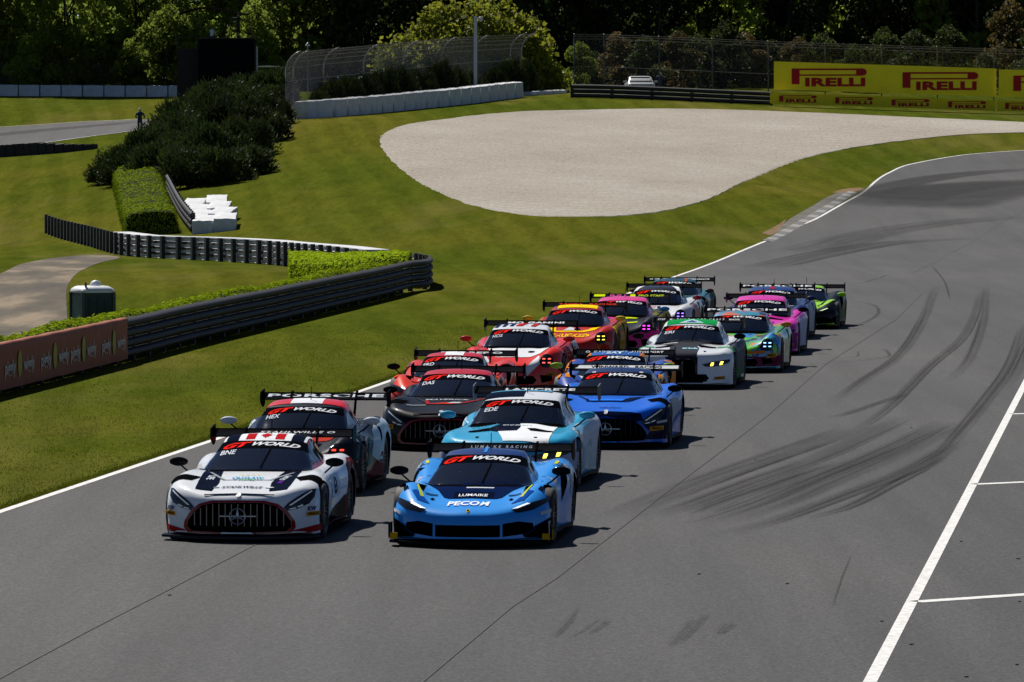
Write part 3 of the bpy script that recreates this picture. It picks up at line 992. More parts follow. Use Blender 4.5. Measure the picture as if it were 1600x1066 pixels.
# the wide yellow-green tree behind the curved fence
def dome_tree():
    g = np.random.default_rng(5)
    root = empty('dome_tree', tuple(pd(738, 415)))
    tag(root, 'broad low yellow green tree behind the curved fence', 'tree')
    n = 17000
    u = g.uniform(0, 1, n); a = g.uniform(0, 2 * math.pi, n)
    th = np.arccos(u)
    bump = 1 + .10 * np.sin(5 * a + 2) * np.sin(4 * th) + .07 * np.sin(11 * a) * np.cos(9 * th) + g.normal(0, .035, n)
    dirs = np.stack([np.sin(th) * np.cos(a), np.sin(th) * np.sin(a), np.cos(th)], 1)
    rad = bump * g.uniform(.80, 1.0, n)
    p = dirs * rad[:, None] * np.array([6.8, 4.2, 6.3])
    p[:, 0] += .3 * np.sin(p[:, 2] * 1.7)
    link('crown', quad_cloud('crown', p, .20, dirs, .3, .7, 9), root, L_YEL)
    mb = MB()
    for i in range(9):
        a0 = i * .7; mb.tube([(0, 0, -.2), (1.2 * math.cos(a0), .8 * math.sin(a0), 1.6), (3.6 * math.cos(a0), 2.2 * math.sin(a0), 4.0)], .16, 6, r2=.04)
    mb.build('trunk', BARK, root, smooth=True)
dome_tree()
for p in protos: drop(p)

# junipers on the slope
def juniper_proto(Rr, H, seed, n=7500):
    g = np.random.default_rng(seed)
    k = 26
    fans = []
    for i in range(k):
        a = g.uniform(0, 2 * math.pi); el = g.uniform(.12, 1.2)
        L = g.uniform(.7, 1.05)
        fans.append((a, el, L))
    fans = np.array(fans)
    j = g.integers(0, k, n)
    t = g.uniform(.15, 1.0, n)**.55
    a = fans[j, 0] + g.normal(0, .24, n); el = fans[j, 1] + g.normal(0, .16, n)
    d = np.stack([np.cos(a) * np.cos(el), np.sin(a) * np.cos(el), np.sin(el)], 1)
    c = d * (t * fans[j, 2])[:, None] * np.array([Rr, Rr, H * 1.05])
    c += g.normal(0, .07, (n, 3)); c[:, 2] = np.abs(c[:, 2]) + .02
    dd = d * .8 + np.array([0, 0, .45]) + g.normal(0, .45, (n, 3)); dd /= np.linalg.norm(dd, axis=1)[:, None]
    root = empty('juniper', (0, 0, -500))
    link('foliage', spike_cloud('foliage', c, dd, .27, .05, seed), root, L_JUN)
    mb = MB()
    for i in range(10):
        aa, ee, LL = fans[i]
        tip = (math.cos(aa) * math.cos(ee) * Rr * .8 * LL, math.sin(aa) * math.cos(ee) * Rr * .8 * LL, math.sin(ee) * H * .8 * LL)
        mb.tube([(0, 0, -.3), (tip[0] * .4, tip[1] * .4, tip[2] * .5), tip], .04, 5, r2=.012)
    mb.build('stem', BARK, root)
    return root
jp = [juniper_proto(2.1, 2.2, s) for s in (21, 22, 23)]
gj = random.Random(8)
JUN = [(172,286,.75),(205,288,.9),(250,290,1.0),(300,291,1.05),(350,286,1.0),(388,274,.85),(190,268,.8),(232,262,1.0),(285,262,1.1),(335,258,1.1),(385,246,.95),(255,238,1.0),(310,236,1.15),(360,230,1.1),(408,222,.9),
       (290,214,1.0),(340,208,1.15),(388,202,1.05),(425,196,.85),(320,190,1.0),(365,182,1.1),(408,176,1.0),(436,172,.8),(345,170,1.0),(390,163,1.0),(425,160,.9)]
for i, (px, py, s) in enumerate(JUN):
    v = at(px, py)
    s *= gj.uniform(.9, 1.1)
    plant(jp[i % 3], v, gj.uniform(0, 6.28), s, 'dark spreading juniper in the thicket on the slope below the black tower', 'junipers of the slope thicket', 'juniper', 'juniper', sz=s * gj.uniform(.9, 1.15))
for i, (px, D, s) in enumerate([(500,356,.7),(520,359,.85),(545,362,.95),(572,366,1.0),(600,370,1.0),(630,375,1.05),(660,379,.95),(688,384,1.05),(715,388,.9),(735,392,.75),(775,398,.75),(800,401,1.0),(815,404,1.05)]):
    plant(jp[i % 3], pd(px, D + 2.2), gj.uniform(0, 6.28), s * .62, ORD[i] + ' from the left of the dark upright shrubs in front of the curved fence', 'shrubs along the curved fence', 'fence_shrub', 'shrub', sz=s * 1.2)
for p in jp: drop(p)

# clipped hedges: a twiggy core with leaves all over it
def hedge(line_l, line_r, h, label, leafm, n, size, name='hedge', round_=.25, seed=1):
    """volume between two plan lines, height h above the ground"""
    A, B = resample(line_l, .5), None
    k = len(A)
    Bq = np.array([tuple(q)[:2] for q in line_r], float)
    d = np.r_[0, np.cumsum(np.linalg.norm(np.diff(Bq, axis=0), axis=1))]
    tt_ = np.linspace(0, d[-1], k); B = np.stack([np.interp(tt_, d, Bq[:, 0]), np.interp(tt_, d, Bq[:, 1])], 1)
    root = empty(name, (A[0][0], A[0][1], gz(*A[0]))); tag(root, label, 'hedge')
    o = np.array(root.location)
    ZA = np.array([gz(*p) for p in A]); ZB = np.array([gz(*p) for p in B])
    sec = [(0, 0), (0, h - round_), (.04, h - round_ * .4), (.12, h - .06), (.3, h), (.7, h), (.88, h - .06), (.96, h - round_ * .4), (1, h - round_), (1, 0)]
    m = len(sec)
    V = np.zeros((k, m, 3))
    g = np.random.default_rng(seed)
    for j, (f, z) in enumerate(sec):
        wob = 1 + .03 * np.sin(np.arange(k) * .35 + seed) + .015 * np.sin(np.arange(k) * .9)
        V[:, j, :2] = A + (B - A) * f
        V[:, j, 2] = ZA + (ZB - ZA) * f + z * (wob if z > 0 else 1)
    mb = MB(); mb.v = [tuple(p - o) for p in V.reshape(-1, 3) * 1.0]
    cen = V.mean(1, keepdims=True)
    core = (V - cen) * np.array([.94, .94, .94]) + cen
    mb.v = [tuple(p) for p in (core.reshape(-1, 3) - o)]
    mb.f = [(i * m + j, i * m + j + 1, (i + 1) * m + j + 1, (i + 1) * m + j) for i in range(k - 1) for j in range(m - 1)] + [tuple(range(m)), tuple((k - 1) * m + j for j in range(m - 1, -1, -1))]
    mb.mi = [0] * len(mb.f)
    mb.build('twigs', mat('hedge_core', (.012, .018, .005), rough=.95, spec=.05), root)
    # leaves by area over the faces
    Q = V
    P00, P01, P11, P10 = Q[:-1, :-1], Q[:-1, 1:], Q[1:, 1:], Q[1:, :-1]
    nr = np.cross(P01 - P00, P10 - P00); ar = np.linalg.norm(nr, axis=2); nr = nr / (ar[..., None] + 1e-9)
    pr = ar.ravel() / ar.sum()
    ix = g.choice(len(pr), n, p=pr); u, v = g.uniform(size=n), g.uniform(size=n)
    def pick(M): return M.reshape(-1, 3)[ix]
    pts = pick(P00) * ((1 - u) * (1 - v))[:, None] + pick(P01) * (u * (1 - v))[:, None] + pick(P11) * (u * v)[:, None] + pick(P10) * ((1 - u) * v)[:, None]
    nn = pick(nr)
    out = np.sign(((pts - cen.mean(0)) * nn).sum(1)); 
    cc = cen[np.clip(ix // (m - 1), 0, k - 1), 0]
    sgn = np.sign(((pts - cc) * nn).sum(1)); sgn[sgn == 0] = 1
    nn = nn * sgn[:, None]
    pts = pts + nn * g.normal(0, size * .55, n)[:, None]
    # end caps
    ne = int(n * .03)
    for e in (0, k - 1):
        f_, z_ = g.uniform(0, 1, ne), g.uniform(0, h, ne)
        q = np.zeros((ne, 3)); q[:, :2] = A[e] + (B[e] - A[e]) * f_[:, None]; q[:, 2] = ZA[e] + (ZB[e] - ZA[e]) * f_ + z_
        pts = np.r_[pts, q]; dirn = (A[1] - A[0] if e == 0 else A[-2] - A[-1]); dirn = -dirn / np.linalg.norm(dirn)
        nn = np.r_[nn, np.tile([dirn[0], dirn[1], 0], (ne, 1))]
    link('leaves', quad_cloud('leaves', pts - o, size, nn, .72, .65, seed), root, leafm)
    return root
lf = resample([(p.x, p.y) for p in fr] + [(p.x, p.y) for p in bk[:1]], 1.0)
_, nf = normals2(lf)
keep = slice(0, len(lf) - 2)
hedge([tuple(p) for p in (lf - nf * .35)[keep]], [tuple(p) for p in (lf - nf * 1.15)[keep]], 0.96, 'low yellow green hedge along the inside of the near barrier', L_HEDGE, 30000, .062, 'barrier_hedge', seed=3)
hedge([pd(452, 193), pd(560, 187), pd(636, 185)], [pd(452, 202), pd(548, 198), pd(640, 188.5)], 1.12, 'bright clipped hedge block inside the hairpin tip', L_HEDGE, 18000, .055, 'hedge_block', .5, 5)
hedge([pd(196, 274), pd(176, 324)], [pd(277, 271), pd(243, 324)], 1.15, 'rounded clipped hedge running up the slope in front of the junipers', L_BOX, 12000, .075, 'clipped_hedge', .4, 6)

# ---------------------------------------------------------------- tyre walls
COVER = mat('white_tarpaulin', (.56, .575, .60), rough=.6, spec=.15, var=.2, vscale=1.3, bump=.5, bscale=2.2)
TYREB = mat('stacked_tyres', (.015, .015, .016), rough=.85, var=.4, vscale=6)
def bundle_mesh(w, d, h, seed, sag=.03):
    """a covered stack: rounded block with creased top"""
    g = random.Random(seed)
    mb = MB()
    nx, ny, nz = 6, 4, 4
    def pt(i, j, k):
        x = -w / 2 + w * i / nx; y = -d / 2 + d * j / ny; z = h * k / nz
        return (x, y, z)
    import itertools
    idx = {}
    for i, j, k in itertools.product(range(nx + 1), range(ny + 1), range(nz + 1)):
        if i in (0, nx) or j in (0, ny) or k in (0, nz):
            x, y, z = pt(i, j, k)
            n_edge = (i in (0, nx)) + (j in (0, ny)) + (k == nz)
            if n_edge >= 2:
                x *= .965; y *= .96
                if k == nz: z -= .03
            x += g.uniform(-.012, .012); y += g.uniform(-.025, .025)
            if k == nz: z += g.uniform(-sag, sag * .5)
            if 0 < k < nz: y += .02 * math.sin(i * 2.2 + seed) * (1 if j in (0, ny) else 0)
            idx[(i, j, k)] = len(mb.v); mb.v.append((x, y, z))
    def q(a, b, c, d_): mb.f.append((idx[a], idx[b], idx[c], idx[d_])); mb.mi.append(0)
    for i in range(nx):
        for k in range(nz):
            for j in (0, ny): q((i, j, k), (i + 1, j, k), (i + 1, j, k + 1), (i, j, k + 1))
    for j in range(ny):
        for k in range(nz):
            for i in (0, nx): q((i, j, k), (i, j + 1, k), (i, j + 1, k + 1), (i, j, k + 1))
    for i in range(nx):
        for j in range(ny):
            for k in (0, nz): q((i, j, k), (i + 1, j, k), (i + 1, j + 1, k), (i, j + 1, k))
    return mb.mesh('tyre_bundle', smooth=True, angle=50)
def tyre_wall(line, label, seg=2.0, d=1.0, h=1.1, m=COVER, name='tyre_wall', zoff=-.04, htap=None, gap=.015, cat='tyre wall', top=None):
    ln = resample(line, seg)
    root = empty(name, (ln[0][0], ln[0][1], gz(*ln[0]))); tag(root, label, cat)
    o = Vector(root.location)
    L = np.linalg.norm(ln[1] - ln[0])
    mes = [bundle_mesh(L - gap, d, h, s) for s in range(4)]
    for me in mes: me.materials.append(m)
    for i in range(len(ln) - 1):
        c = (ln[i] + ln[i + 1]) / 2; t = ln[i + 1] - ln[i]
        b = link('tyre_bundle', mes[i % 4], root)
        b.location = (c[0] - o.x, c[1] - o.y, gz(*c) - o.z + zoff)
        b.rotation_euler = (0, -math.atan2(gz(*ln[i + 1]) - gz(*ln[i]), float(np.linalg.norm(t))) , math.atan2(t[1], t[0]))
        if htap: b.scale = (1, 1, htap(i / max(1, len(ln) - 2)))
        if top:
            tc_ = MB(); tc_.box((0, 0, h + .03), (L - gap, d * 1.02, .05)); tc_.build('top_cover', top, b)
    return root
tyre_wall([W2(p) for p in [(470,186),(505,183.5),(560,178.5),(640,170.5),(720,162.5),(806,152.5)]], 'long white covered tyre wall below the curved fence', 2.3, 1.2, 1.15)
tyre_wall([pd(px, 450) for px in (-70, 20, 120, 220, 330)], 'row of white tyre blocks along the foot of the left wood', 1.62, .9, .92, name='tyre_wall', gap=.05)
tyre_wall([pd(-40, 362), pd(40, 360), pd(95, 358), pd(150, 357)], 'dark tyre wall at the left edge below the far track', .68, .7, .82, TYREB, htap=lambda f: 1.0 - .55 * max(0, f - .55) / .45, gap=.03)
tyre_wall([pd(px, D) for px, D in ((188, 253.5), (235, 246), (300, 241.5), (350, 237.5), (432, 230), (520, 216), (590, 206.5))], 'low white topped tyre wall behind the dark posted barrier', 1.9, .9, .90, TYREB, top=COVER)
tyre_wall([pd(822, 402), pd(880, 408)], 'short low white tyre row right of the curved fence', 1.4, .6, .32)
pk = empty('tyre_pack', tuple(pd(335, 272))); tag(pk, 'block of white covered tyre bundles on the slope beside the short rail', 'tyre pack')
pkm = [bundle_mesh(1.06, 2.0, .7, s, .02) for s in (11, 12, 13)]
gk = random.Random(3)
for me in pkm: me.materials.append(COVER)
for r_ in range(4):
    D = 271 + r_ * 5.2
    x0, x1 = 303 + (272 - 303) * r_ / 5, 369 + (348 - 369) * r_ / 5
    for k_ in range(2 if r_ > 0 else 2):
        px = x0 + (x1 - x0) * (.28 + .46 * k_) + gk.uniform(-2, 2)
        v = pd(px, D); b = link('tyre_bundle', pkm[(r_ + k_) % 3], pk)
        b.location = v - Vector(pk.location) + Vector((0, gk.uniform(-.1, .1), -.05 + gk.uniform(-.02, .01))); b.rotation_euler = (math.atan2(gz(v.x, D + 2.6) - gz(v.x, D - 2.6), 5.2), 0, gk.uniform(-.05, .05)); b.scale = (1.0, 2.65, 1)

# ---------------------------------------------------------------- fences
def net_mat(name, dens, col, cell=.05):
    m = bpy.data.materials.new(name); m.use_nodes = True
    n, l = nodes_of(m); b = n['Principled BSDF']
    b.inputs['Base Color'].default_value = (*col, 1); b.inputs['Roughness'].default_value = .6
    z = noise(n, l, mapped(n, l, (1, 1, .25)), .8, 3)
    mr = n.new('ShaderNodeMapRange'); mr.inputs[3].default_value = dens * .6; mr.inputs[4].default_value = dens * 1.4; l.new(z, mr.inputs[0])
    l.new(mr.outputs[0], b.inputs['Alpha'])
    return m
NET = net_mat('chain_link', .46, (.22, .21, .20)); NET2 = net_mat('chain_link_dark', .22, (.07, .07, .075))
def catch_fence(line, label, hv, ov, oh, step, netm, pr=.055, side=1, cables=6, posts=None):
    """posts that curve over towards the track, netting and cables"""
    ln = resample(line, step) if posts is None else np.array(posts)
    t, n_ = normals2(ln); n_ = n_ * side
    root = empty('catch_fence', (ln[0][0], ln[0][1], gz(*ln[0]))); tag(root, label, 'fence'); o = Vector(root.location)
    prof = [(0, -.2), (0, hv * .5), (0, hv)] + [(oh * (1 - math.cos(a)), hv + ov * math.sin(a)) for a in np.linspace(.3, 1.25, 5)] if oh else [(0, -.2), (0, hv * .5), (0, hv)]
    def P(i, d, z, base=None):
        return (ln[i][0] + n_[i][0] * d - o.x, ln[i][1] + n_[i][1] * d - o.y, gz(*ln[i]) + z - o.z)
    for i in range(len(ln)):
        mb = MB(); mb.tube([P(i, d, z) for d, z in prof], pr, 6); mb.build('post', NETPOST if oh > 1 else mat('dark_fence_post', (.09, .09, .095), rough=.6), root, smooth=True)
    mb = MB(); m = len(prof) - 1
    for i in range(len(ln)):
        for d, z in prof[1:]:
            mb.v.append(P(i, d + .06, z))
        mb.v.append(P(i, .06, .05))
    m = len(prof)
    order = [m - 1] + list(range(m - 1))
    mb.f = [(i * m + order[j], i * m + order[j + 1], (i + 1) * m + order[j + 1], (i + 1) * m + order[j]) for i in range(len(ln) - 1) for j in range(m - 1)]
    mb.mi = [0] * len(mb.f)
    mb.build('netting', netm, root, smooth=True, fix=False)
    for c in range(cables):
        f = (c + .6) / cables * (len(prof) - 1.001); a = int(f); q = f - a
        d = prof[a][0] + (prof[a + 1][0] - prof[a][0]) * q; z = max(.1, prof[a][1] + (prof[a + 1][1] - prof[a][1]) * q)
        mb = MB(); mb.tube([P(i, d + .08, z) for i in range(len(ln))], .014, 4); mb.build('cable', NETPOST if oh > 1 else STEELD, root)
    return root
fpost = [(447, 355), (459, 356), (506, 362), (569, 371), (631, 380), (691, 390), (741, 398), (798, 407), (815, 410)]
catch_fence(None, 'curved catch fence with overhanging grey posts behind the white tyre wall', 3.0, 1.35, 1.5, 4, NET, posts=[tuple(pd(px, D))[:2] for px, D in fpost], cables=7)
rpost = [(897, 400), (944, 400), (1030, 399), (1113, 398), (1200, 397), (1289, 396), (1377, 395), (1464, 394), (1552, 393), (1640, 392)]
catch_fence(None, 'tall dark netting fence behind the far barrier and the yellow boards', 3.85, .5, .35, 4, NET2, posts=[tuple(pd(px, D))[:2] for px, D in rpost], cables=4, pr=.05)
catch_fence([pd(px, 456) for px in (-60, 60, 180, 300)], 'low wire fence behind the white blocks on the left', 2.4, .2, 0, 7.5, NET2, cables=2, pr=.04)

# far black barrier and the yellow boards
guard_rail([tuple(pd(px, D))[:2] for px, D in ((893, 394), (1000, 393.5), (1205, 392.5))], 'black barrier below the far fence, left of the yellow boards', 3, .02, .95, 3, matr=mat('black_rail', (.012, .012, .013), rough=.55))
def pirelli_board(x0, x1, D0, D1, h0, h1, label, nlogo, name, thick=.04, lum='#fbe628', red='#a8161c', first=.5, cables=0, logo_w=None):
    a, b = np.array(tuple(pd(x0, D0))[:2]), np.array(tuple(pd(x1, D1))[:2])
    za, zb = gz(*a), gz(*b)
    L = float(np.linalg.norm(b - a)); th = math.atan2(b[1] - a[1], b[0] - a[0])
    root = empty(name, (a[0], a[1], za), th); tag(root, label, 'banner')
    sl = (zb - za) / L
    mb = MB(); vs_ = []
    nseg = max(2, int(L / .8))
    for i in range(nseg + 1):
        u = L * i / nseg; w = .02 * math.sin(i * 1.9) 
        for y_, h_ in ((-thick + w, h0), (-thick + w * .3, h1), (0 + w * .3, h1), (0 + w, h0)):
            vs_.append((u, y_, h_ + sl * u))
    fs = []
    for i in range(nseg):
        for j in range(4): fs.append((i * 4 + j, i * 4 + (j + 1) % 4, (i + 1) * 4 + (j + 1) % 4, (i + 1) * 4 + j))
    fs += [(0, 1, 2, 3), tuple(nseg * 4 + j for j in (3, 2, 1, 0))]
    mb.add(vs_, fs); mb.build('panel', mat('yellow_vinyl', lum, rough=.6, spec=.2, var=.06, vscale=1.0), root)
    H = h1 - h0
    lw = logo_w or L / nlogo * .62; lh = H * .62
    pitch = L / nlogo
    rm = flat(red, .5)
    for k in range(nlogo):
        u0 = pitch * (k + .5) - lw / 2; zc = h0 + H * .5 + sl * (u0 + lw / 2)
        zt, zb_ = zc + lh / 2, zc - lh / 2
        yy = -thick - .035
        polys = [[(0, .12), (.10, .12), (.10, .80), (.86, .80), (.86, .93), (.10, .93), (.10, 1.0), (0, 1.0)],
                 [(.10, .93), (.96, .93), (.99, .88), (1.0, .78), (.985, .66), (.95, .60), (.86, .60), (.86, .93), (.96, 1.0), (.10, 1.0)],
                 [(.10, .60), (.86, .60), (.86, .68), (.10, .68)]]
        polys = [[(0, .10), (.105, .10), (.105, 1.0), (0, 1.0)], [(.105, .90), (.95, .90), (.95, 1.0), (.105, 1.0)], [(.105, .58), (.86, .58), (.86, .66), (.105, .66)],
                 [(.86, .58), (.95, .58), (.985, .64), (1.0, .75), (1.0, .83), (.985, .94), (.95, 1.0), (.95, .90), (.86, .90)]]
        mbk = MB()
        for pl in polys:
            mbk.add([(u0 + x * lw, yy, zb_ + z * lh) for x, z in pl], [tuple(range(len(pl)))])
        p, f, tw = text2d('IRELLI', 0, .05, 1.05)
        mbk.add([(u0 + lw * (.58 + .80 * x / tw), yy, zb_ + lh * (.22 + z * .44)) for x, z in p], f)
        lo = mbk.build('logo', rm, root, fix=False); lo['kind'] = 'stuff' if False else lo.get('kind', '') or 'part'
        del lo['kind']
    return root
pirelli_board(1209, 1556, 392.0, 389.0, 1.12, 3.05, 'large yellow board with two red wordmarks on the far fence', 2, 'advertising_board', logo_w=5.2)
pirelli_board(1560, 1720, 388.8, 387.5, 1.12, 3.0, 'large yellow board cut by the right edge of the photograph', 1, 'advertising_board', logo_w=5.0)
pirelli_board(1203, 1555, 391.0, 388.0, .18, .93, 'low yellow strip with four red wordmarks below the large board', 4, 'advertising_strip', logo_w=2.6, lum='#e8d222')
pirelli_board(1557, 1720, 387.9, 386.6, .18, .93, 'low yellow strip at the right edge of the photograph', 2, 'advertising_strip', logo_w=2.4, lum='#e8d222')

# ---------------------------------------------------------------- camera tower with people
def person(loc, rz, label, shirt, legs='#1a1d26', cap='#c8ccd2', H=1.75, arms=((.25, -.1), (.25, -.1)), lean=0.0, skin=(.35, .21, .15)):
    """standing figure grown from a joint skeleton"""
    root = empty('person', loc, rz); tag(root, label, 'person')
    s = H / 1.75
    J = {'pel': (0, 0, .95), 'spi': (0, lean * .1, 1.18), 'chest': (0, lean * .2, 1.38), 'neck': (0, lean * .25, 1.50), 'head': (0, lean * .3 - .01, 1.60), 'top': (0, lean * .3, 1.70)}
    rad = {'pel': .145, 'spi': .135, 'chest': .155, 'neck': .06, 'head': .095, 'top': .075}
    E = [('pel', 'spi'), ('spi', 'chest'), ('chest', 'neck'), ('neck', 'head'), ('head', 'top')]
    for k, sx in (('l', 1), ('r', -1)):
        f, o_ = arms[0 if k == 'l' else 1]
        J['sh' + k] = (sx * .19, lean * .2, 1.42); J['el' + k] = (sx * (.26 + max(0, o_) * .2), lean * .2 - f * .5, 1.17 + f * .1); J['wr' + k] = (sx * (.22), lean * .2 - f - .08, 1.00 + f * .9); J['ha' + k] = (sx * .2, lean * .2 - f - .16, .95 + f * 1.0)
        rad.update({'sh' + k: .075, 'el' + k: .05, 'wr' + k: .036, 'ha' + k: .042})
        E += [('chest', 'sh' + k), ('sh' + k, 'el' + k), ('el' + k, 'wr' + k), ('wr' + k, 'ha' + k)]
        J['hi' + k] = (sx * .095, 0, .88); J['kn' + k] = (sx * .11, -.02, .48); J['an' + k] = (sx * .11, .02, .09); J['to' + k] = (sx * .12, -.15, .04)
        rad.update({'hi' + k: .095, 'kn' + k: .065, 'an' + k: .048, 'to' + k: .04})
        E += [('pel', 'hi' + k), ('hi' + k, 'kn' + k), ('kn' + k, 'an' + k), ('an' + k, 'to' + k)]
    names = list(J)
    me = bpy.data.meshes.new('body'); me.from_pydata([tuple(c * s for c in J[n]) for n in names], [(names.index(a), names.index(b)) for a, b in E], [])
    tmp = bpy.data.objects.new('tmp', me); COL.objects.link(tmp)
    tmp.modifiers.new('skin', 'SKIN'); tmp.modifiers.new('sub', 'SUBSURF').levels = 1
    for i, n in enumerate(names):
        me.skin_vertices[0].data[i].radius = (rad[n] * s, rad[n] * s * (.8 if n in ('pel', 'spi', 'chest') else 1)); me.skin_vertices[0].data[i].use_root = (n == 'pel')
    out = bpy.data.meshes.new_from_object(tmp.evaluated_get(bpy.context.evaluated_depsgraph_get())); bpy.data.objects.remove(tmp)
    out.materials.clear()
    for m_ in (mat('shirt_cloth', shirt, rough=.8, var=.1), mat('trouser_cloth', legs, rough=.85, var=.1), mat('skin', skin, rough=.6)): out.materials.append(m_)
    for p in out.polygons:
        z = p.center.z / s
        p.material_index = 1 if z < .93 and abs(p.center.x) < .19 * s else (2 if (z > 1.5 and abs(p.center.x) < .12 * s) or (p.center - Vector(J['hal']) * s).length < .08 or (p.center - Vector(J['har']) * s).length < .08 else 0)
        p.use_smooth = True
    link('body', out, root)
    mb = MB(); hx, hy, hz_ = [c * s for c in J['head']]
    mb.lathe([(0.0, .155), (.07, .14), (.10, .09), (.104, .045), (.095, .03)], (hx, hy, hz_), 12); mb.box((hx, hy - .13, hz_ + .045), (.14, .10, .014))
    mb.build('cap', mat('cap_cloth', cap, rough=.8), root, smooth=True, angle=40)
    return root
TB = mat('black_scrim', (.006, .006, .007), rough=.9, spec=.05, var=.3, vscale=1.5)
tw0 = pd(356, 400)
tower = empty('camera_tower', tuple(tw0)); tag(tower, 'black draped camera tower rising behind the junipers', 'tower')
ztop = CAM_H + (204 - 60) * 400 / FPX - tw0.z
mb = MB(); mb.box((0, 0, ztop / 2 - .05), (3.9, 3.0, ztop - .1)); mb.build('scrim', TB, tower)
for k in range(7):
    mb = MB(); mb.box((-1.8 + .6 * k, -1.53, ztop / 2 - .05), (.05, .04, ztop - .14)); mb.build('scrim_fold', TB, tower)
mb = MB(); mb.box((0, 0, ztop - .03), (4.0, 3.1, .06)); mb.build('platform', mat('ply_deck', (.05, .045, .04), rough=.8), tower)
mb = MB(); mb.box((-2.75, .2, (ztop - .75) / 2), (1.5, 2.2, ztop - .75)); mb.build('side_stage', mat('black_scrim_side', (.012, .013, .015), rough=.9, var=.3, vscale=2), tower)
for x in (-3.5, -2.0): MB().tube([(x, -.9, ztop - .75), (x, -.9, ztop + .1)], .03, 6).build('rail_post', STEELD, tower)
MB().tube([(-3.5, -.9, ztop + .08), (-2.0, -.9, ztop + .08)], .03, 6).build('hand_rail', STEELD, tower)
MB().tube([(2.12, -1.4, -.2), (2.12, -1.4, ztop - .6)], .07, 8).build('corner_post', mat('pale_post', (.35, .36, .38), rough=.5), tower)
for x in (-1.85, 1.6): MB().tube([(x, .8, ztop), (x - .1, .8, ztop + 1.85)], .025, 6).build('canopy_pole', STEELD, tower)
cn = MB()
pts = []
for i in range(13):
    u = i / 12
    x = -3.4 + 4.9 * u; z = ztop + 1.72 + .55 * math.sin(math.pi * min(1, u * 1.15))**.8 * (1 - .35 * u)
    pts.append((x, z))
cn.add([(x, y, z - (.12 if abs(y) > 1 else 0)) for x, z in pts for y in (-1.3, -.5, .5, 1.3)], [(i * 4 + j, i * 4 + j + 1, (i + 1) * 4 + j + 1, (i + 1) * 4 + j) for i in range(12) for j in range(3)])
cn.build('canopy', mat('canopy_cloth', (.003, .003, .003), rough=.9, spec=0.0), tower, smooth=True)
deck = tw0 + Vector((0, 0, ztop + .01))
person(deck + Vector((-1.05, -.9, -.55)), 2.6, 'person in a white shirt sitting low on the black tower', '#c9cfdc', H=1.3, cap='#22252c')
person(deck + Vector((.78, -.7, 0)), 2.2, 'person in black standing at a camera on the black tower', '#0d0e12', '#0c0d10', '#101114', arms=((.35, .1), (.35, .1)))
tri = empty('camera_tripod', tuple(deck + Vector((.35, -1.0, 0)))); tag(tri, 'broadcast camera on a tripod on top of the black tower', 'camera')
for a in (0, 2.1, 4.2): MB().tube([(.42 * math.cos(a), .42 * math.sin(a), 0), (0, 0, 1.2)], .018, 5).build('leg', STEELD, tri)
mb = MB(); mb.box((0, 0, 1.3), (.16, .42, .18)); mb.tube([(0, -.2, 1.3), (0, -.42, 1.3)], .06, 8); mb.build('camera_body', STEELD, tri)
mb = MB(); mb.box((.2, .1, 1.42), (.34, .06, .05)); mb.build('viewfinder', mat('pale_plastic', (.55, .55, .56), rough=.5), tri)
person(pd(219, 375, -.22), 2.9, 'person in a navy top and white cap standing by the far track', '#1d2350', '#1d2350', '#d8d8d6', arms=((.1, .3), (.1, .3)))
person(pd(1031, 402), 3.3, 'person in navy beside the white vehicle behind the far barrier', '#20264a', '#20264a', '#c4c4c6')

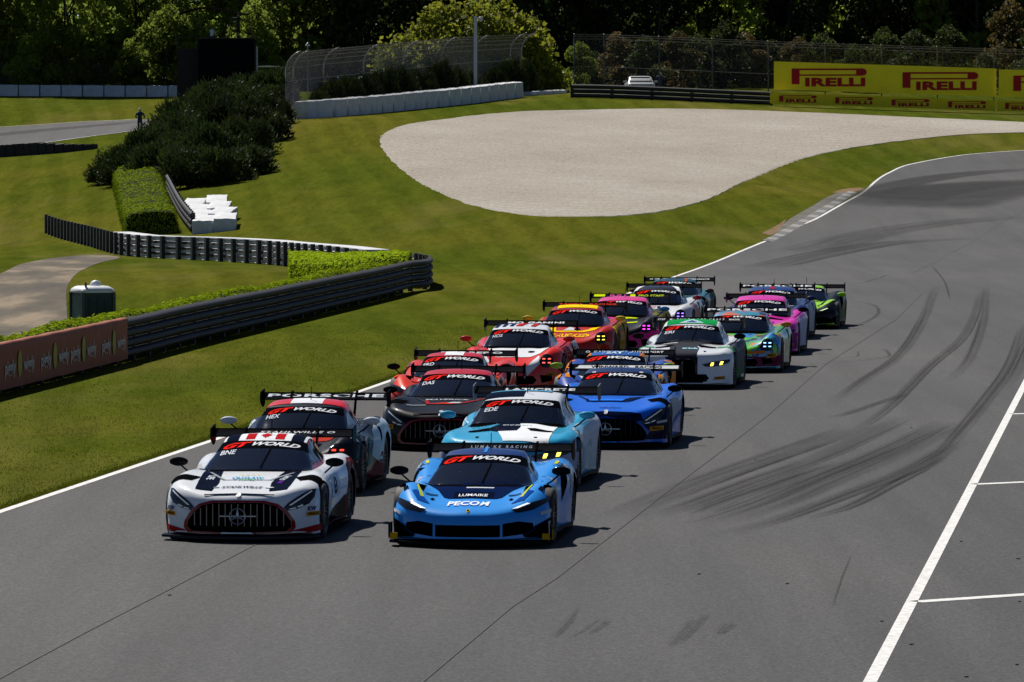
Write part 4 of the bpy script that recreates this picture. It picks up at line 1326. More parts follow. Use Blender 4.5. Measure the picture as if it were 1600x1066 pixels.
# white vehicle behind the far barrier
VWHITE = mat('vehicle_white', (.62, .64, .64), rough=.3, coat=.5)
VGLASS = mat('vehicle_glass', (.01, .012, .016), rough=.06)
def ring8(w, y, z0, z1, r=.86):
    return [(-w * .95, y, z0), (-w, y, (z0 + z1) / 2), (-w * .96, y, z1 - .05), (-w * r, y, z1), (w * r, y, z1), (w * .96, y, z1 - .05), (w, y, (z0 + z1) / 2), (w * .95, y, z0)]
def parked_car():
    root = empty('parked_car', tuple(pd(1003, 404)), R(3)); root.scale = (1, 1, .83); tag(root, 'white vehicle parked behind the black far barrier', 'car')
    loft([ring8(w, y, z0, z1) for y, w, z0, z1 in ((0, .90, .35, .85), (.06, .97, .3, 1.0), (.9, 1.0, .3, 1.08), (1.2, 1.0, .3, 1.1), (4.2, .99, .3, 1.12), (4.4, .93, .4, 1.0))]).build('body', VWHITE, root, smooth=True, angle=40)
    loft([ring8(w, y, 1.08, z1, .8) for y, w, z1 in ((1.15, .92, 1.12), (1.5, .88, 1.40), (1.85, .80, 1.66), (2.2, .78, 1.70), (3.6, .78, 1.68), (4.2, .84, 1.3))]).build('cabin', VWHITE, root, smooth=True, angle=40)
    MB().add([(-.80, 1.22, 1.18), (.80, 1.22, 1.18), (.66, 1.79, 1.62), (-.66, 1.79, 1.62)], [(0, 1, 2, 3)]).build('windscreen', VGLASS, root)
    for s_ in (-1, 1):
        MB().add([(s_ * .93, 1.5, 1.2), (s_ * .93, 3.8, 1.2), (s_ * .82, 3.5, 1.58), (s_ * .82, 1.9, 1.58)], [(0, 1, 2, 3)]).build('side_window', VGLASS, root)
        MB().box((s_ * 1.1, 1.45, 1.22), (.22, .12, .18)).build('mirror', VWHITE, root)
        MB().add([(s_ * .55, -.012, .75), (s_ * .86, .02, .75), (s_ * .86, .03, .9), (s_ * .55, -.005, .9)], [(0, 1, 2, 3)]).build('headlight', mat('lens', (.4, .4, .42), rough=.1), root)
        for y in (.85, 3.6):
            w = MB(); w.lathe([(.18, -.11), (.33, -.11), (.35, -.08), (.35, .08), (.33, .11), (.18, .11), (0, .08)], seg=18, axis='x'); o = w.build('wheel', STEELD, root, smooth=True, angle=40); o.location = (s_ * .9, y, .35)
parked_car()
# buggy whose pale roof shows right of the tower
bg = empty('golf_cart', tuple(pd(420, 424))); tag(bg, 'small cart with a thin white roof, half hidden right of the black tower', 'cart')
zr = CAM_H + (204 - 104) * 424 / FPX - bg.location.z
mb = MB(); mb.prism([(-.85, zr - .05), (-.8, zr + .02), (0, zr + .06), (.8, zr + .02), (.85, zr - .05)], 1, 0, 1.9); mb.build('roof', VWHITE, bg)
for x in (-.7, .7):
    for y in (.1, 1.8): MB().tube([(x, y, .5), (x, y, zr - .04)], .025, 6).build('roof_post', STEELD, bg)
mb = MB(); mb.prism([(-.2, .3), (-.25, .8), (.2, .95), (.5, .5), (1.0, .5), (1.1, .85), (1.9, .9), (2.2, .6), (2.2, .3)], 0, -.6, .6); mb.build('body', mat('cart_green', (.04, .06, .05), rough=.5), bg)
for x in (-.55, .55):
    for y in (.2, 1.75):
        w = MB(); w.lathe([(.0, -.09), (.2, -.09), (.23, -.05), (.23, .05), (.2, .09), (0, .09)], seg=14, axis='x'); o = w.build('wheel', STEELD, bg); o.location = (x, y, .23)
# white pole with a camera arm
pv = pd(743, 392)
pole = empty('camera_pole', tuple(pv)); tag(pole, 'white pole with a small camera on top, at the curved fence', 'pole')
zp = CAM_H + (204 - 26) * 392 / FPX - pv.z
PW = mat('white_pole', (.42, .44, .47), rough=.4, metal=.2)
mb = MB(); mb.box((0, 0, zp / 2 - .1), (.24, .24, zp + .2)); mb.build('mast', PW, pole)
mb = MB(); mb.box((.22, 0, zp - .08), (.34, .06, .06)); mb.build('arm', PW, pole)
mb = MB(); mb.lathe([(0, .12), (.12, .10), (.16, .0), (.15, -.10), (.08, -.2), (0, -.24)], seg=12); o = mb.build('dome_camera', mat('dome_white', (.5, .52, .55), rough=.3), pole, smooth=True); o.location = (.36, 0, zp - .14)
lp = pd(481, 356)
lpo = empty('lamp_post', tuple(lp)); tag(lpo, 'thin post with a small white lamp behind the left end of the curved fence', 'lamp')
zl = CAM_H + (204 - 72) * 356 / FPX - lp.z
MB().tube([(0, 0, -.2), (0, 0, zl)], .045, 6).build('post', NETPOST, lpo)
mb = MB(); mb.lathe([(0, .22), (.05, .18), (.14, .05), (.15, 0), (0, -.03)], seg=10); o = mb.build('lamp_head', PW, lpo); o.location = (0, 0, zl)

# portable toilet behind the near barrier
def hut():
    D = 141.0
    X = (144 - 800) * D / FPX
    root = empty('portable_toilet', (X, D, gz(X, D)), R(24)); tag(root, 'dark green portable toilet with a white roof behind the near barrier', 'toilet')
    zt = CAM_H - (443 - 204) * D / FPX - gz(X, D)
    h = zt - .22
    GR = mat('green_plastic', (.012, .030, .030), rough=.5, var=.15, vscale=3); WP = mat('white_plastic', (.62, .65, .68), rough=.45, var=.08, vscale=3); PG = mat('corner_plastic', (.06, .07, .08), rough=.5)
    mb = MB(); mb.box((0, 0, h / 2), (.80, .86, h)); mb.build('cabin', GR, root)
    for x in (-.41, .41):
        for y in (-.44, .44): MB().box((x, y, h / 2), (.07, .07, h + .02)).build('corner_post', PG, root)
    for x in (-.2, 0, .2): MB().box((x, -.442, h * .5), (.05, .02, h * .84)).build('wall_rib', GR, root)
    mb = MB(); mb.box((-.412, -.02, h * .5), (.02, .62, h * .9)); dr = mb.build('door', mat('door_teal', (.02, .07, .07), rough=.5), root)
    MB().box((-.43, .2, h * .5), (.03, .05, .12)).build('handle', PG, dr)
    rings = []
    for z, w, d in ((h, .47, .50), (h + .05, .48, .51), (h + .10, .45, .48), (h + .13, .40, .43), (h + .16, .34, .37)):
        n = 20; rings.append([(w * (abs(math.cos(a))**.45) * math.copysign(1, math.cos(a)), d * (abs(math.sin(a))**.45) * math.copysign(1, math.sin(a)), z) for a in np.linspace(0, 2 * math.pi, n, endpoint=False)])
    t = loft(rings); t.build('roof', WP, root, smooth=True, angle=45)
    mb = MB(); mb.lathe([(0, .0), (.13, .0), (.145, .06), (.10, .15), (0, .18)], (.16, .2, h + .12), 14); mb.build('roof_vent', WP, root, smooth=True, angle=50)
    MB().tube([(-.30, -.36, h + .1), (-.30, -.36, h + .26)], .03, 8).build('vent_pipe', PG, root)
hut()

# ---------------------------------------------------------------- grass blades on the near verge
def verge():
    g = np.random.default_rng(31)
    L_GR = leaf_mat('grass_blade', [(.3, (.055, .080, .004)), (.5, (.09, .11, .006)), (.7, (.14, .14, .012))], .3, .5)
    el_ = np.array(edge_s); ex = lambda y: np.interp(y, el_[:, 1], el_[:, 0])
    C, Ln = [], []
    for y0, y1, n, ln in ((70, 95, 26000, .026), (95, 120, 26000, .028), (120, 150, 20000, .03)):
        y = g.uniform(y0, y1, n); e = ex(y); left = np.maximum(-.095 * y - .5, -9.96 + (y - 110.7) * .0942 + .3)
        x = left + (e + .03 - left) * g.uniform(0, 1, n)**.9
        clump = np.sin(x * 2.1 + np.sin(y * .7) * 2) * np.sin(y * .55 + x) 
        keep = g.uniform(-1.6, 2.2, n) < clump
        x, y = x[keep], y[keep]
        C.append(np.stack([x, y, hz(x, y) - .005], 1)); Ln.append(np.full(len(x), ln))
        m = n // 3                                         # ragged growth at the edge of the asphalt
        y = g.uniform(y0, y1, m); x = ex(y) - np.abs(g.normal(0, .10, m)) + .03
        C.append(np.stack([x, y, np.zeros(m)], 1)); Ln.append(np.full(m, ln * 1.15))
    C = np.concatenate(C); Ln = np.concatenate(Ln)
    d = np.stack([g.normal(0, .45, len(C)), g.normal(0, .45, len(C)), np.ones(len(C))], 1); d /= np.linalg.norm(d, axis=1)[:, None]
    r = np.stack([g.normal(size=len(C)), g.normal(size=len(C)) * .3, np.zeros(len(C))], 1); r /= np.linalg.norm(r, axis=1)[:, None]
    L = (Ln * g.uniform(.5, 1.5, len(C)))[:, None]
    V = np.stack([C - r * L * .22, C + r * L * .22, C + d * L], 1).reshape(-1, 3)
    n = len(C)
    me = bpy.data.meshes.new('grass')
    me.vertices.add(3 * n); me.vertices.foreach_set('co', V.astype(np.float32).ravel())
    me.loops.add(3 * n); me.loops.foreach_set('vertex_index', np.arange(3 * n, dtype=np.int32))
    me.polygons.add(n); me.polygons.foreach_set('loop_start', np.arange(0, 3 * n, 3, dtype=np.int32))
    me.update(calc_edges=True); me.validate()
    tag(link('grass', me, None, L_GR), 'short mown grass beside the track', 'grass', kind='stuff')
verge()
# ================================================================ race cars
# car frame: nose at y = 0 pointing to -Y, tail at y = L, x to the right as seen from the front, z up from the ground
BLACK = mat('black_trim', (0.004, 0.004, 0.005), rough=0.8, spec=0.0)
CARBON = mat('carbon', (0.007, 0.007, 0.008), rough=0.5, spec=0.0, coat=0.08, var=0.3, vscale=20)
TYRE = mat('tyre_rubber', (0.018, 0.018, 0.018), rough=0.75, var=0.25, vscale=8)
RIM = mat('rim_metal', (0.03, 0.03, 0.032), rough=0.35, metal=0.6)
def glass_mat():
    m = bpy.data.materials.new('tinted_glass'); m.use_nodes = True
    n, l = nodes_of(m); out = n['Material Output']; n.remove(n['Principled BSDF'])
    tr = n.new('ShaderNodeBsdfTransparent'); tr.inputs[0].default_value = (.66, .74, .84, 1)
    gl = n.new('ShaderNodeBsdfGlossy'); gl.inputs['Color'].default_value = (.8, .88, 1, 1); gl.inputs['Roughness'].default_value = .03
    fr_ = n.new('ShaderNodeFresnel'); fr_.inputs[0].default_value = 1.75
    mx = n.new('ShaderNodeMixShader'); l.new(fr_.outputs[0], mx.inputs[0]); l.new(tr.outputs[0], mx.inputs[1]); l.new(gl.outputs[0], mx.inputs[2])
    l.new(mx.outputs[0], out.inputs['Surface'])
    return m
GLASS = glass_mat()
DASH = mat('dashboard', (.40, .41, .43), rough=.8, spec=.05, var=.3, vscale=6)
CAGE = mat('roll_cage', (.6, .61, .63), rough=.5)
SIDEGLASS = mat('side_glass', (0.012, 0.014, 0.018), rough=0.06, spec=0.6)
CHROME = mat('satin_chrome', (0.6, 0.6, 0.62), rough=0.3, metal=0.9)
LENS = mat('lamp_lens', (0.008, 0.010, 0.014), rough=0.05, spec=0.35)

TYPES = {
 'longnose': dict(L=4.75, ax=0.97, wb=2.66, sweep=0.42,
   hc=[(0,.11),(.012,.30),(.035,.46),(.08,.545),(.18,.60),(.6,.675),(1.2,.755),(1.75,.80),(2.4,.84),(3.5,.88),(4.4,.90),(4.7,.86),(4.75,.8)],
   hf=[(0,.11),(.012,.30),(.035,.48),(.09,.58),(.2,.655),(.5,.71),(1.0,.77),(1.45,.81),(2.2,.80),(3.0,.83),(3.7,.90),(4.4,.86),(4.75,.75)],
   W=[(0,.90),(.12,.95),(.5,1.0),(1.0,1.02),(1.6,.965),(2.4,.94),(3.0,.98),(3.6,1.03),(4.3,1.0),(4.75,.94)],
   ch=[(1.60,.72),(1.72,.80),(2.1,.955),(2.45,1.075),(2.7,1.15),(3.0,1.195),(3.4,1.18),(4.0,1.06),(4.5,.92),(4.65,.84)],
   cwb=[(1.60,.77),(2.2,.82),(3,.83),(3.8,.80),(4.65,.72)], cwt=[(1.60,.72),(2.0,.66),(2.5,.57),(3.0,.54),(3.8,.50),(4.65,.45)],
   ws=(1.72, 2.60, .72, .545), wsc=.17, side=[(2.02,.86),(2.35,.98),(2.7,1.08),(3.05,1.115),(3.5,1.07),(3.72,.93),(3.2,.88)],
   mir=(1.00, 1.82, .90), wing=(4.55, 1.13, .93), dip=.012),
 'midengine': dict(L=4.6, ax=1.06, wb=2.6, sweep=0.46,
   hc=[(0,.12),(.012,.25),(.03,.36),(.09,.43),(.3,.50),(.8,.60),(1.2,.68),(1.5,.72),(2.5,.76),(3.4,.82),(4.2,.86),(4.6,.8)],
   hf=[(0,.12),(.012,.26),(.035,.39),(.12,.49),(.35,.60),(.75,.70),(1.08,.74),(1.6,.71),(2.2,.72),(2.9,.83),(3.5,.90),(4.2,.87),(4.6,.78)],
   W=[(0,.90),(.12,.95),(.5,.99),(1.05,1.02),(1.7,.93),(2.3,.92),(3.0,1.0),(3.6,1.03),(4.3,1.0),(4.6,.95)],
   ch=[(1.16,.60),(1.28,.69),(1.7,.86),(2.1,1.0),(2.3,1.055),(2.6,1.09),(3.0,1.07),(3.7,.97),(4.3,.87),(4.45,.80)],
   cwb=[(1.16,.74),(1.8,.78),(2.5,.78),(3.4,.72),(4.45,.6)], cwt=[(1.16,.68),(1.6,.62),(2.1,.53),(2.6,.50),(3.4,.42),(4.45,.35)],
   ws=(1.30, 2.18, .70, .53), wsc=.22, side=[(1.72,.76),(2.05,.88),(2.4,.99),(2.75,1.02),(3.1,.95),(3.3,.83),(2.6,.79)],
   mir=(1.02, 1.62, .86), wing=(4.42, 1.0, .93), dip=.03),
 'rearengine': dict(L=4.6, ax=1.0, wb=2.5, sweep=0.46,
   hc=[(0,.12),(.012,.30),(.04,.44),(.12,.52),(.3,.575),(.8,.69),(1.3,.81),(1.6,.85),(2.4,.87),(3.4,.92),(4.2,.93),(4.5,.86),(4.6,.75)],
   hf=[(0,.12),(.012,.32),(.04,.50),(.1,.61),(.22,.705),(.45,.785),(.85,.835),(1.4,.825),(2.0,.825),(2.8,.87),(3.5,.94),(4.2,.9),(4.6,.72)],
   W=[(0,.90),(.12,.95),(.5,1.0),(1.0,1.02),(1.6,.95),(2.3,.94),(3.0,1.0),(3.5,1.03),(4.2,1.0),(4.6,.9)],
   ch=[(1.20,.76),(1.30,.83),(1.7,1.025),(2.0,1.145),(2.25,1.215),(2.55,1.245),(3.0,1.21),(3.7,1.06),(4.3,.92),(4.45,.84)],
   cwb=[(1.20,.72),(1.8,.80),(2.6,.82),(3.4,.76),(4.45,.6)], cwt=[(1.20,.68),(1.6,.64),(2.1,.57),(2.6,.54),(3.4,.46),(4.45,.35)],
   ws=(1.32, 2.02, .68, .555), wsc=.2, side=[(1.72,.90),(2.0,1.03),(2.3,1.13),(2.7,1.155),(3.2,1.09),(3.5,.95),(2.6,.90)],
   mir=(1.03, 1.55, .98), wing=(4.38, 1.20, .93), dip=.03),
 'coupe': dict(L=4.85, ax=0.98, wb=2.88, sweep=0.40,
   hc=[(0,.12),(.012,.34),(.03,.55),(.065,.66),(.14,.71),(.5,.77),(1.2,.84),(1.7,.87),(2.6,.9),(3.6,.95),(4.5,.99),(4.85,.9)],
   hf=[(0,.12),(.012,.34),(.035,.55),(.085,.66),(.25,.735),(.9,.80),(1.6,.82),(2.6,.84),(3.5,.93),(4.3,.93),(4.85,.8)],
   W=[(0,.91),(.12,.96),(.5,1.0),(1.0,1.02),(1.6,.95),(2.6,.93),(3.2,.98),(3.8,1.03),(4.4,1.0),(4.85,.95)],
   ch=[(1.62,.78),(1.74,.865),(2.1,1.04),(2.42,1.18),(2.65,1.25),(3.0,1.29),(3.5,1.265),(4.1,1.13),(4.5,1.02),(4.65,.94)],
   cwb=[(1.62,.74),(2.2,.81),(3,.82),(3.8,.79),(4.65,.72)], cwt=[(1.62,.71),(2.0,.66),(2.5,.565),(3.0,.55),(3.8,.51),(4.65,.46)],
   ws=(1.76, 2.43, .70, .545), wsc=.17, side=[(2.05,.91),(2.35,1.05),(2.7,1.17),(3.1,1.2),(3.6,1.13),(3.8,1.0),(3.2,.93)],
   mir=(1.02, 1.86, .99), wing=(4.6, 1.23, .93), dip=.02),
}

def half_profile(keys, n):
    """smooth curve through the key points of a half cross-section"""
    return spline(keys, n)

def body_shell(T):
    hc, hf, Wf = pchip(T['hc']), pchip(T['hf']), pchip(T['W'])
    L, dip, sw = T['L'], T['dip'], T['sweep']
    ys = [0, .004, .008, .013, .02, .028, .038, .05, .065, .085, .11, .14, .18, .22, .27, .33, .4] + list(np.arange(.5, L - .06, .09)) + [L - .03, L]
    st = []
    for y in ys:
        c, f, W = float(hc(y)), float(hf(y)), float(Wf(y))
        zb = 0.085
        hgt = f - zb
        k = float(sstep(.05, .6, y))
        keys = [(0, c), (.28 * W, c - .004), (.52 * W, c * .55 + f * .45 - dip * k - .005), (.70 * W, f - .012 * k), (.83 * W, f),
                (.945 * W, zb + hgt * .90), (W, zb + hgt * .68), (.995 * W, zb + hgt * .35), (.975 * W, zb)]
        hp = half_profile(keys, 3)
        ring = []
        for x, z in hp:
            ring.append((x, z))
        full = [(-x, z) for x, z in ring[::-1]] + ring[1:]
        pts = []
        for x, z in full:
            u = min(1.0, abs(x) / W)
            fall = 1 - float(sstep(.1, 1.3, y))
            yy = y + sw * u**2.3 * fall
            ub = 1 - float(sstep(.0, .7, L - y))
            yy -= .25 * u**2.5 * ub
            pts.append((x, yy, z))
        st.append(pts)
    return loft(st)

def cabin_shell(T):
    ch, cb, ct = pchip(T['ch']), pchip(T['cwb']), pchip(T['cwt'])
    y0, y1 = T['ch'][0][0], T['ch'][-1][0]
    ys = [y0, y0 + .03, y0 + .07] + list(np.arange(y0 + .12, y1, .07)) + [y1]
    zbelt = T['ch'][0][1] - .06
    st = []
    for y in ys:
        h, b, t = float(ch(y)), float(cb(y)), float(ct(y))
        s = min(.065, (h - zbelt) * .3)
        keys = [(0, h), (.45 * t, h - s * .10), (.82 * t, h - s * .42), (t, h - s), (t + (b - t) * .30, h - s - (h - s - zbelt) * .34),
                (t + (b - t) * .72, h - s - (h - s - zbelt) * .72), (b, zbelt)]
        ring = half_profile(keys, 3)
        full = [(-x, z) for x, z in ring[::-1]] + ring[1:]
        fall = 1 - float(sstep(y0, y0 + 1.6, y))
        st.append([(x, y + T['wsc'] * (abs(x) / b)**2 * fall, z) for x, z in full])
    return loft(st)

def boolean_cut(me, cutter_me):
    a = bpy.data.objects.new('tmp_a', me); b = bpy.data.objects.new('tmp_b', cutter_me)
    COL.objects.link(a); COL.objects.link(b)
    md = a.modifiers.new('cut', 'BOOLEAN')
    md.operation = 'DIFFERENCE'; md.object = b; md.solver = 'EXACT'
    md.material_mode = 'TRANSFER'
    dg = bpy.context.evaluated_depsgraph_get()
    out = bpy.data.meshes.new_from_object(a.evaluated_get(dg))
    bpy.data.objects.remove(a); bpy.data.objects.remove(b)
    return out

def sym(half):
    """mirror a half outline (x >= 0) given from top centre to bottom centre"""
    return half + [(-x, z) for x, z in half[::-1] if x > 1e-6]

GRILLES = {
 'longnose': [sym([(0, .495), (.3, .492), (.46, .455), (.57, .37), (.645, .26), (.655, .19), (.6, .135), (0, .125)])],
 'midengine': [sym([(0, .285), (.40, .285), (.40, .14), (0, .14)]),
               [(.43, .30), (.62, .325), (.78, .30), (.80, .22), (.70, .17), (.43, .14)],
               [(-.43, .30), (-.43, .14), (-.70, .17), (-.80, .22), (-.78, .30), (-.62, .325)]],
 'rearengine': [sym([(0, .30), (.46, .30), (.52, .22), (.46, .14), (0, .14)]),
                [(.58, .32), (.80, .30), (.82, .20), (.62, .16)], [(-.58, .32), (-.62, .16), (-.82, .20), (-.80, .30)]],
 'coupe': [sym([(0, .60), (.20, .60), (.27, .55), (.27, .30), (.42, .27), (.46, .2), (.40, .13), (0, .13)])],
}

def bvh_of(*meshes):
    vs_, fs = [], []
    for me in meshes:
        k = len(vs_)
        vs_ += [v.co.copy() for v in me.vertices]
        fs += [tuple(i + k for i in p.vertices) for p in me.polygons]
    return BVHTree.FromPolygons(vs_, fs)

# --- wheel, shared by all cars
def wheel_meshes():
    t = MB()
    prof = []
    r, w = .345, .15
    for x, rr in [(-w + .01, .235), (-w, .27), (-w, r - .04), (-w + .012, r - .015), (-w + .035, r), (w - .035, r), (w - .012, r - .015), (w, r - .04), (w, .27), (w - .01, .235)]:
        prof.append((rr, x))
    t.lathe(prof, seg=32, axis='x')
    tyre = t.mesh('wheel', smooth=True, angle=40)
    m = MB()
    m.lathe([(.24, w - .012), (.232, w - .002), (.222, w - .02), (.215, .05)], seg=32, axis='x')
    for k in range(10):
        a = 2 * math.pi * k / 10
        ca, sa = math.cos(a), math.sin(a)
        for off in (-.022, .022):
            q = []
            for rr, hw in ((.03, .010), (.225, .008)):
                for s_ in (-1, 1):
                    yy, zz = rr, off * (rr / .225 * 1.2 + .15) + s_ * hw
                    q.append((yy * ca - zz * sa, yy * sa + zz * ca))
            for d in (0.02,):
                x0, x1 = w - .045, w - .012
                vs_ = [(x0, *q[0]), (x0, *q[1]), (x0, *q[3]), (x0, *q[2]), (x1 - .02, *q[0]), (x1 - .02, *q[1]), (x1, *q[3]), (x1, *q[2])]
                m.add(vs_, [(0, 1, 2, 3), (7, 6, 5, 4), (0, 4, 5, 1), (1, 5, 6, 2), (2, 6, 7, 3), (3, 7, 4, 0)])
    m.lathe([(.0, w - .02), (.045, w - .02), (.05, w - .05)], seg=12, axis='x')
    m.lathe([(.0, .0), (.19, .0), (.19, .03), (.0, .03)], seg=20, axis='x')
    rim = m.mesh('rim')
    return tyre, rim
TYRE_ME, RIM_ME = wheel_meshes()
TYRE_ME.materials.append(TYRE); RIM_ME.materials.append(RIM)

def wing_meshes(T):
    yw, zw, hw = T['wing']
    a = MB()
    n = 10
    top, bot = [], []
    c = .33
    for i in range(n + 1):
        t = i / n
        camber = .04 * 4 * t * (1 - t) * -0.6
        th = .030 * (math.sqrt(max(t, .0)) * 1.5) * (1 - t) + .004
        y = yw - c / 2 + c * t
        z = zw + (t - .5) * .075 + camber
        top.append((y, z + th * .6)); bot.append((y, z - th))
    prof = top + bot[::-1]
    a.prism(prof, 0, -hw, hw)
    # gurney lip
    a.box((0, yw + c / 2, zw + .035), (2 * hw - .002, .008, .025))
    wing = a.mesh('rear_wing', smooth=True, angle=30)
    e = MB()
    e.prism([(yw - .23, zw - .06), (yw - .20, zw + .065), (yw + .20, zw + .10), (yw + .22, zw - .12), (yw + .05, zw - .17), (yw - .12, zw - .13)], 0, -.008, .008)
    ep = e.mesh('endplate')
    s_ = MB()
    pts = [(yw - .55, zw - .34), (yw - .30, zw - .02), (yw - .18, zw + .075), (yw - .03, zw + .085), (yw - .02, zw + .03), (yw - .12, zw + .015), (yw - .22, zw - .06), (yw - .42, zw - .36)]
    s_.prism(pts, 0, -.012, .012)
    strut = s_.mesh('wing_strut')
    return wing, ep, strut

PROTO = {}
for tn, T in TYPES.items():
    bm_ = body_shell(T).mesh('body')
    cm_ = cabin_shell(T).mesh('cabin', smooth=True, angle=60)
    bvh = bvh_of(bm_, cm_)
    # hollow the cabin behind the windscreen
    cc = MB()
    y0_, y1_, xb_, xt_ = T['ws']
    hr_ = float(pchip(T['ch'])(y1_ + .3))
    zf = T['ch'][0][1] - .10
    k0_, k1_ = T['wsc'] * .95, T['wsc'] * .42
    na = 10
    arc_ = lambda y, x, k: [(x * (2 * i / na - 1), y + k * (2 * i / na - 1)**2) for i in range(na + 1)]
    cc.prism(arc_(y0_ + .015, xb_ - .02, k0_) + arc_(y1_ - .03, xt_ - .03, k1_)[::-1], 2, zf + .003, 2.0)
    cmi = cc.mesh('hollow'); cmi.materials.append(DASH)
    cc = MB(); cc.box((0, y1_ + .35, (zf + hr_ - .09) / 2 + .02), (1.02, 1.0, hr_ - .09 - zf - .06))
    cmj = cc.mesh('hollow'); cmj.materials.append(DASH)
    cm_.materials.append(paint((.8, .8, .8)))
    cm_ = boolean_cut(boolean_cut(cm_, cmi), cmj)
    while len(cm_.materials) < 2: cm_.materials.append(DASH)
    cm_.polygons.foreach_set('use_smooth', [True] * len(cm_.polygons)); cm_.set_sharp_from_angle(angle=R(40))
    cut = MB()
    for ya in (T['ax'], T['ax'] + T['wb']):
        for s_ in (-1, 1):
            seg = 40
            ring = [(ya + .385 * math.cos(2 * math.pi * k / seg), .345 + .385 * math.sin(2 * math.pi * k / seg)) for k in range(seg)]
            cut.prism(ring, 0, s_ * .62, s_ * 1.4)
    for g in GRILLES[tn]:
        cx = abs(sum(p[0] for p in g) / len(g))
        cut.prism(g, 1, -.6, .52 if cx > .2 else .40)
    cme = cut.mesh('cutter')
    paint0 = paint((.8, .8, .8))
    bm_.materials.append(paint0)
    cme.materials.append(BLACK)
    body = boolean_cut(bm_, cme)
    while len(body.materials) < 2:
        body.materials.append(BLACK)
    body.name = 'body_' + tn
    body.polygons.foreach_set('use_smooth', [True] * len(body.polygons))
    body.set_sharp_from_angle(angle=R(38))
    w_, e_, s_ = wing_meshes(T)
    # front splitter
    sp = MB()
    sw = T['sweep']
    def yf(x, k=.075): return sw * (min(1, abs(x) / .98))**2.3 - k
    xs = np.linspace(-1.0, 1.0, 25)
    outl = [(x, yf(x)) for x in xs] + [(x, min(.62, yf(x) + .45)) for x in xs[::-1]]
    sp.prism(outl, 2, .045, .075)
    splitter = sp.mesh('splitter')
    sk = MB()
    sk.prism([(.86, T['ax'] + .42), (1.01, T['ax'] + .42), (1.03, T['ax'] + T['wb'] - .42), (.86, T['ax'] + T['wb'] - .42)], 2, .05, .115)
    skirt = sk.mesh('side_skirt')
    # mirror: a rounded shell on a thin arm
    mi = MB()
    rings = []
    for i in range(9):
        t = i / 8
        rr = math.sin(math.pi * (0.06 + .88 * t))**.55
        rings.append([(-.115 + .23 * t, .052 * rr * math.cos(2 * math.pi * k / 12) * (1.0) + .02, .058 * rr * math.sin(2 * math.pi * k / 12)) for k in range(12)])
    tmp = loft(rings)
    mi.add(tmp.v, tmp.f)
    mirror = mi.mesh('mirror', smooth=True, angle=50)
    PROTO[tn] = dict(body=body, cabin=cm_, bvh=bvh, wing=w_, endplate=e_, strut=s_, splitter=splitter, skirt=skirt, mirror=mirror,
                     wbvh=bvh_of(w_))
    for k_, m_ in (('wing', CARBON), ('endplate', CARBON), ('strut', CARBON), ('splitter', CARBON), ('skirt', CARBON), ('mirror', CARBON)):
        PROTO[tn][k_].materials.append(m_)

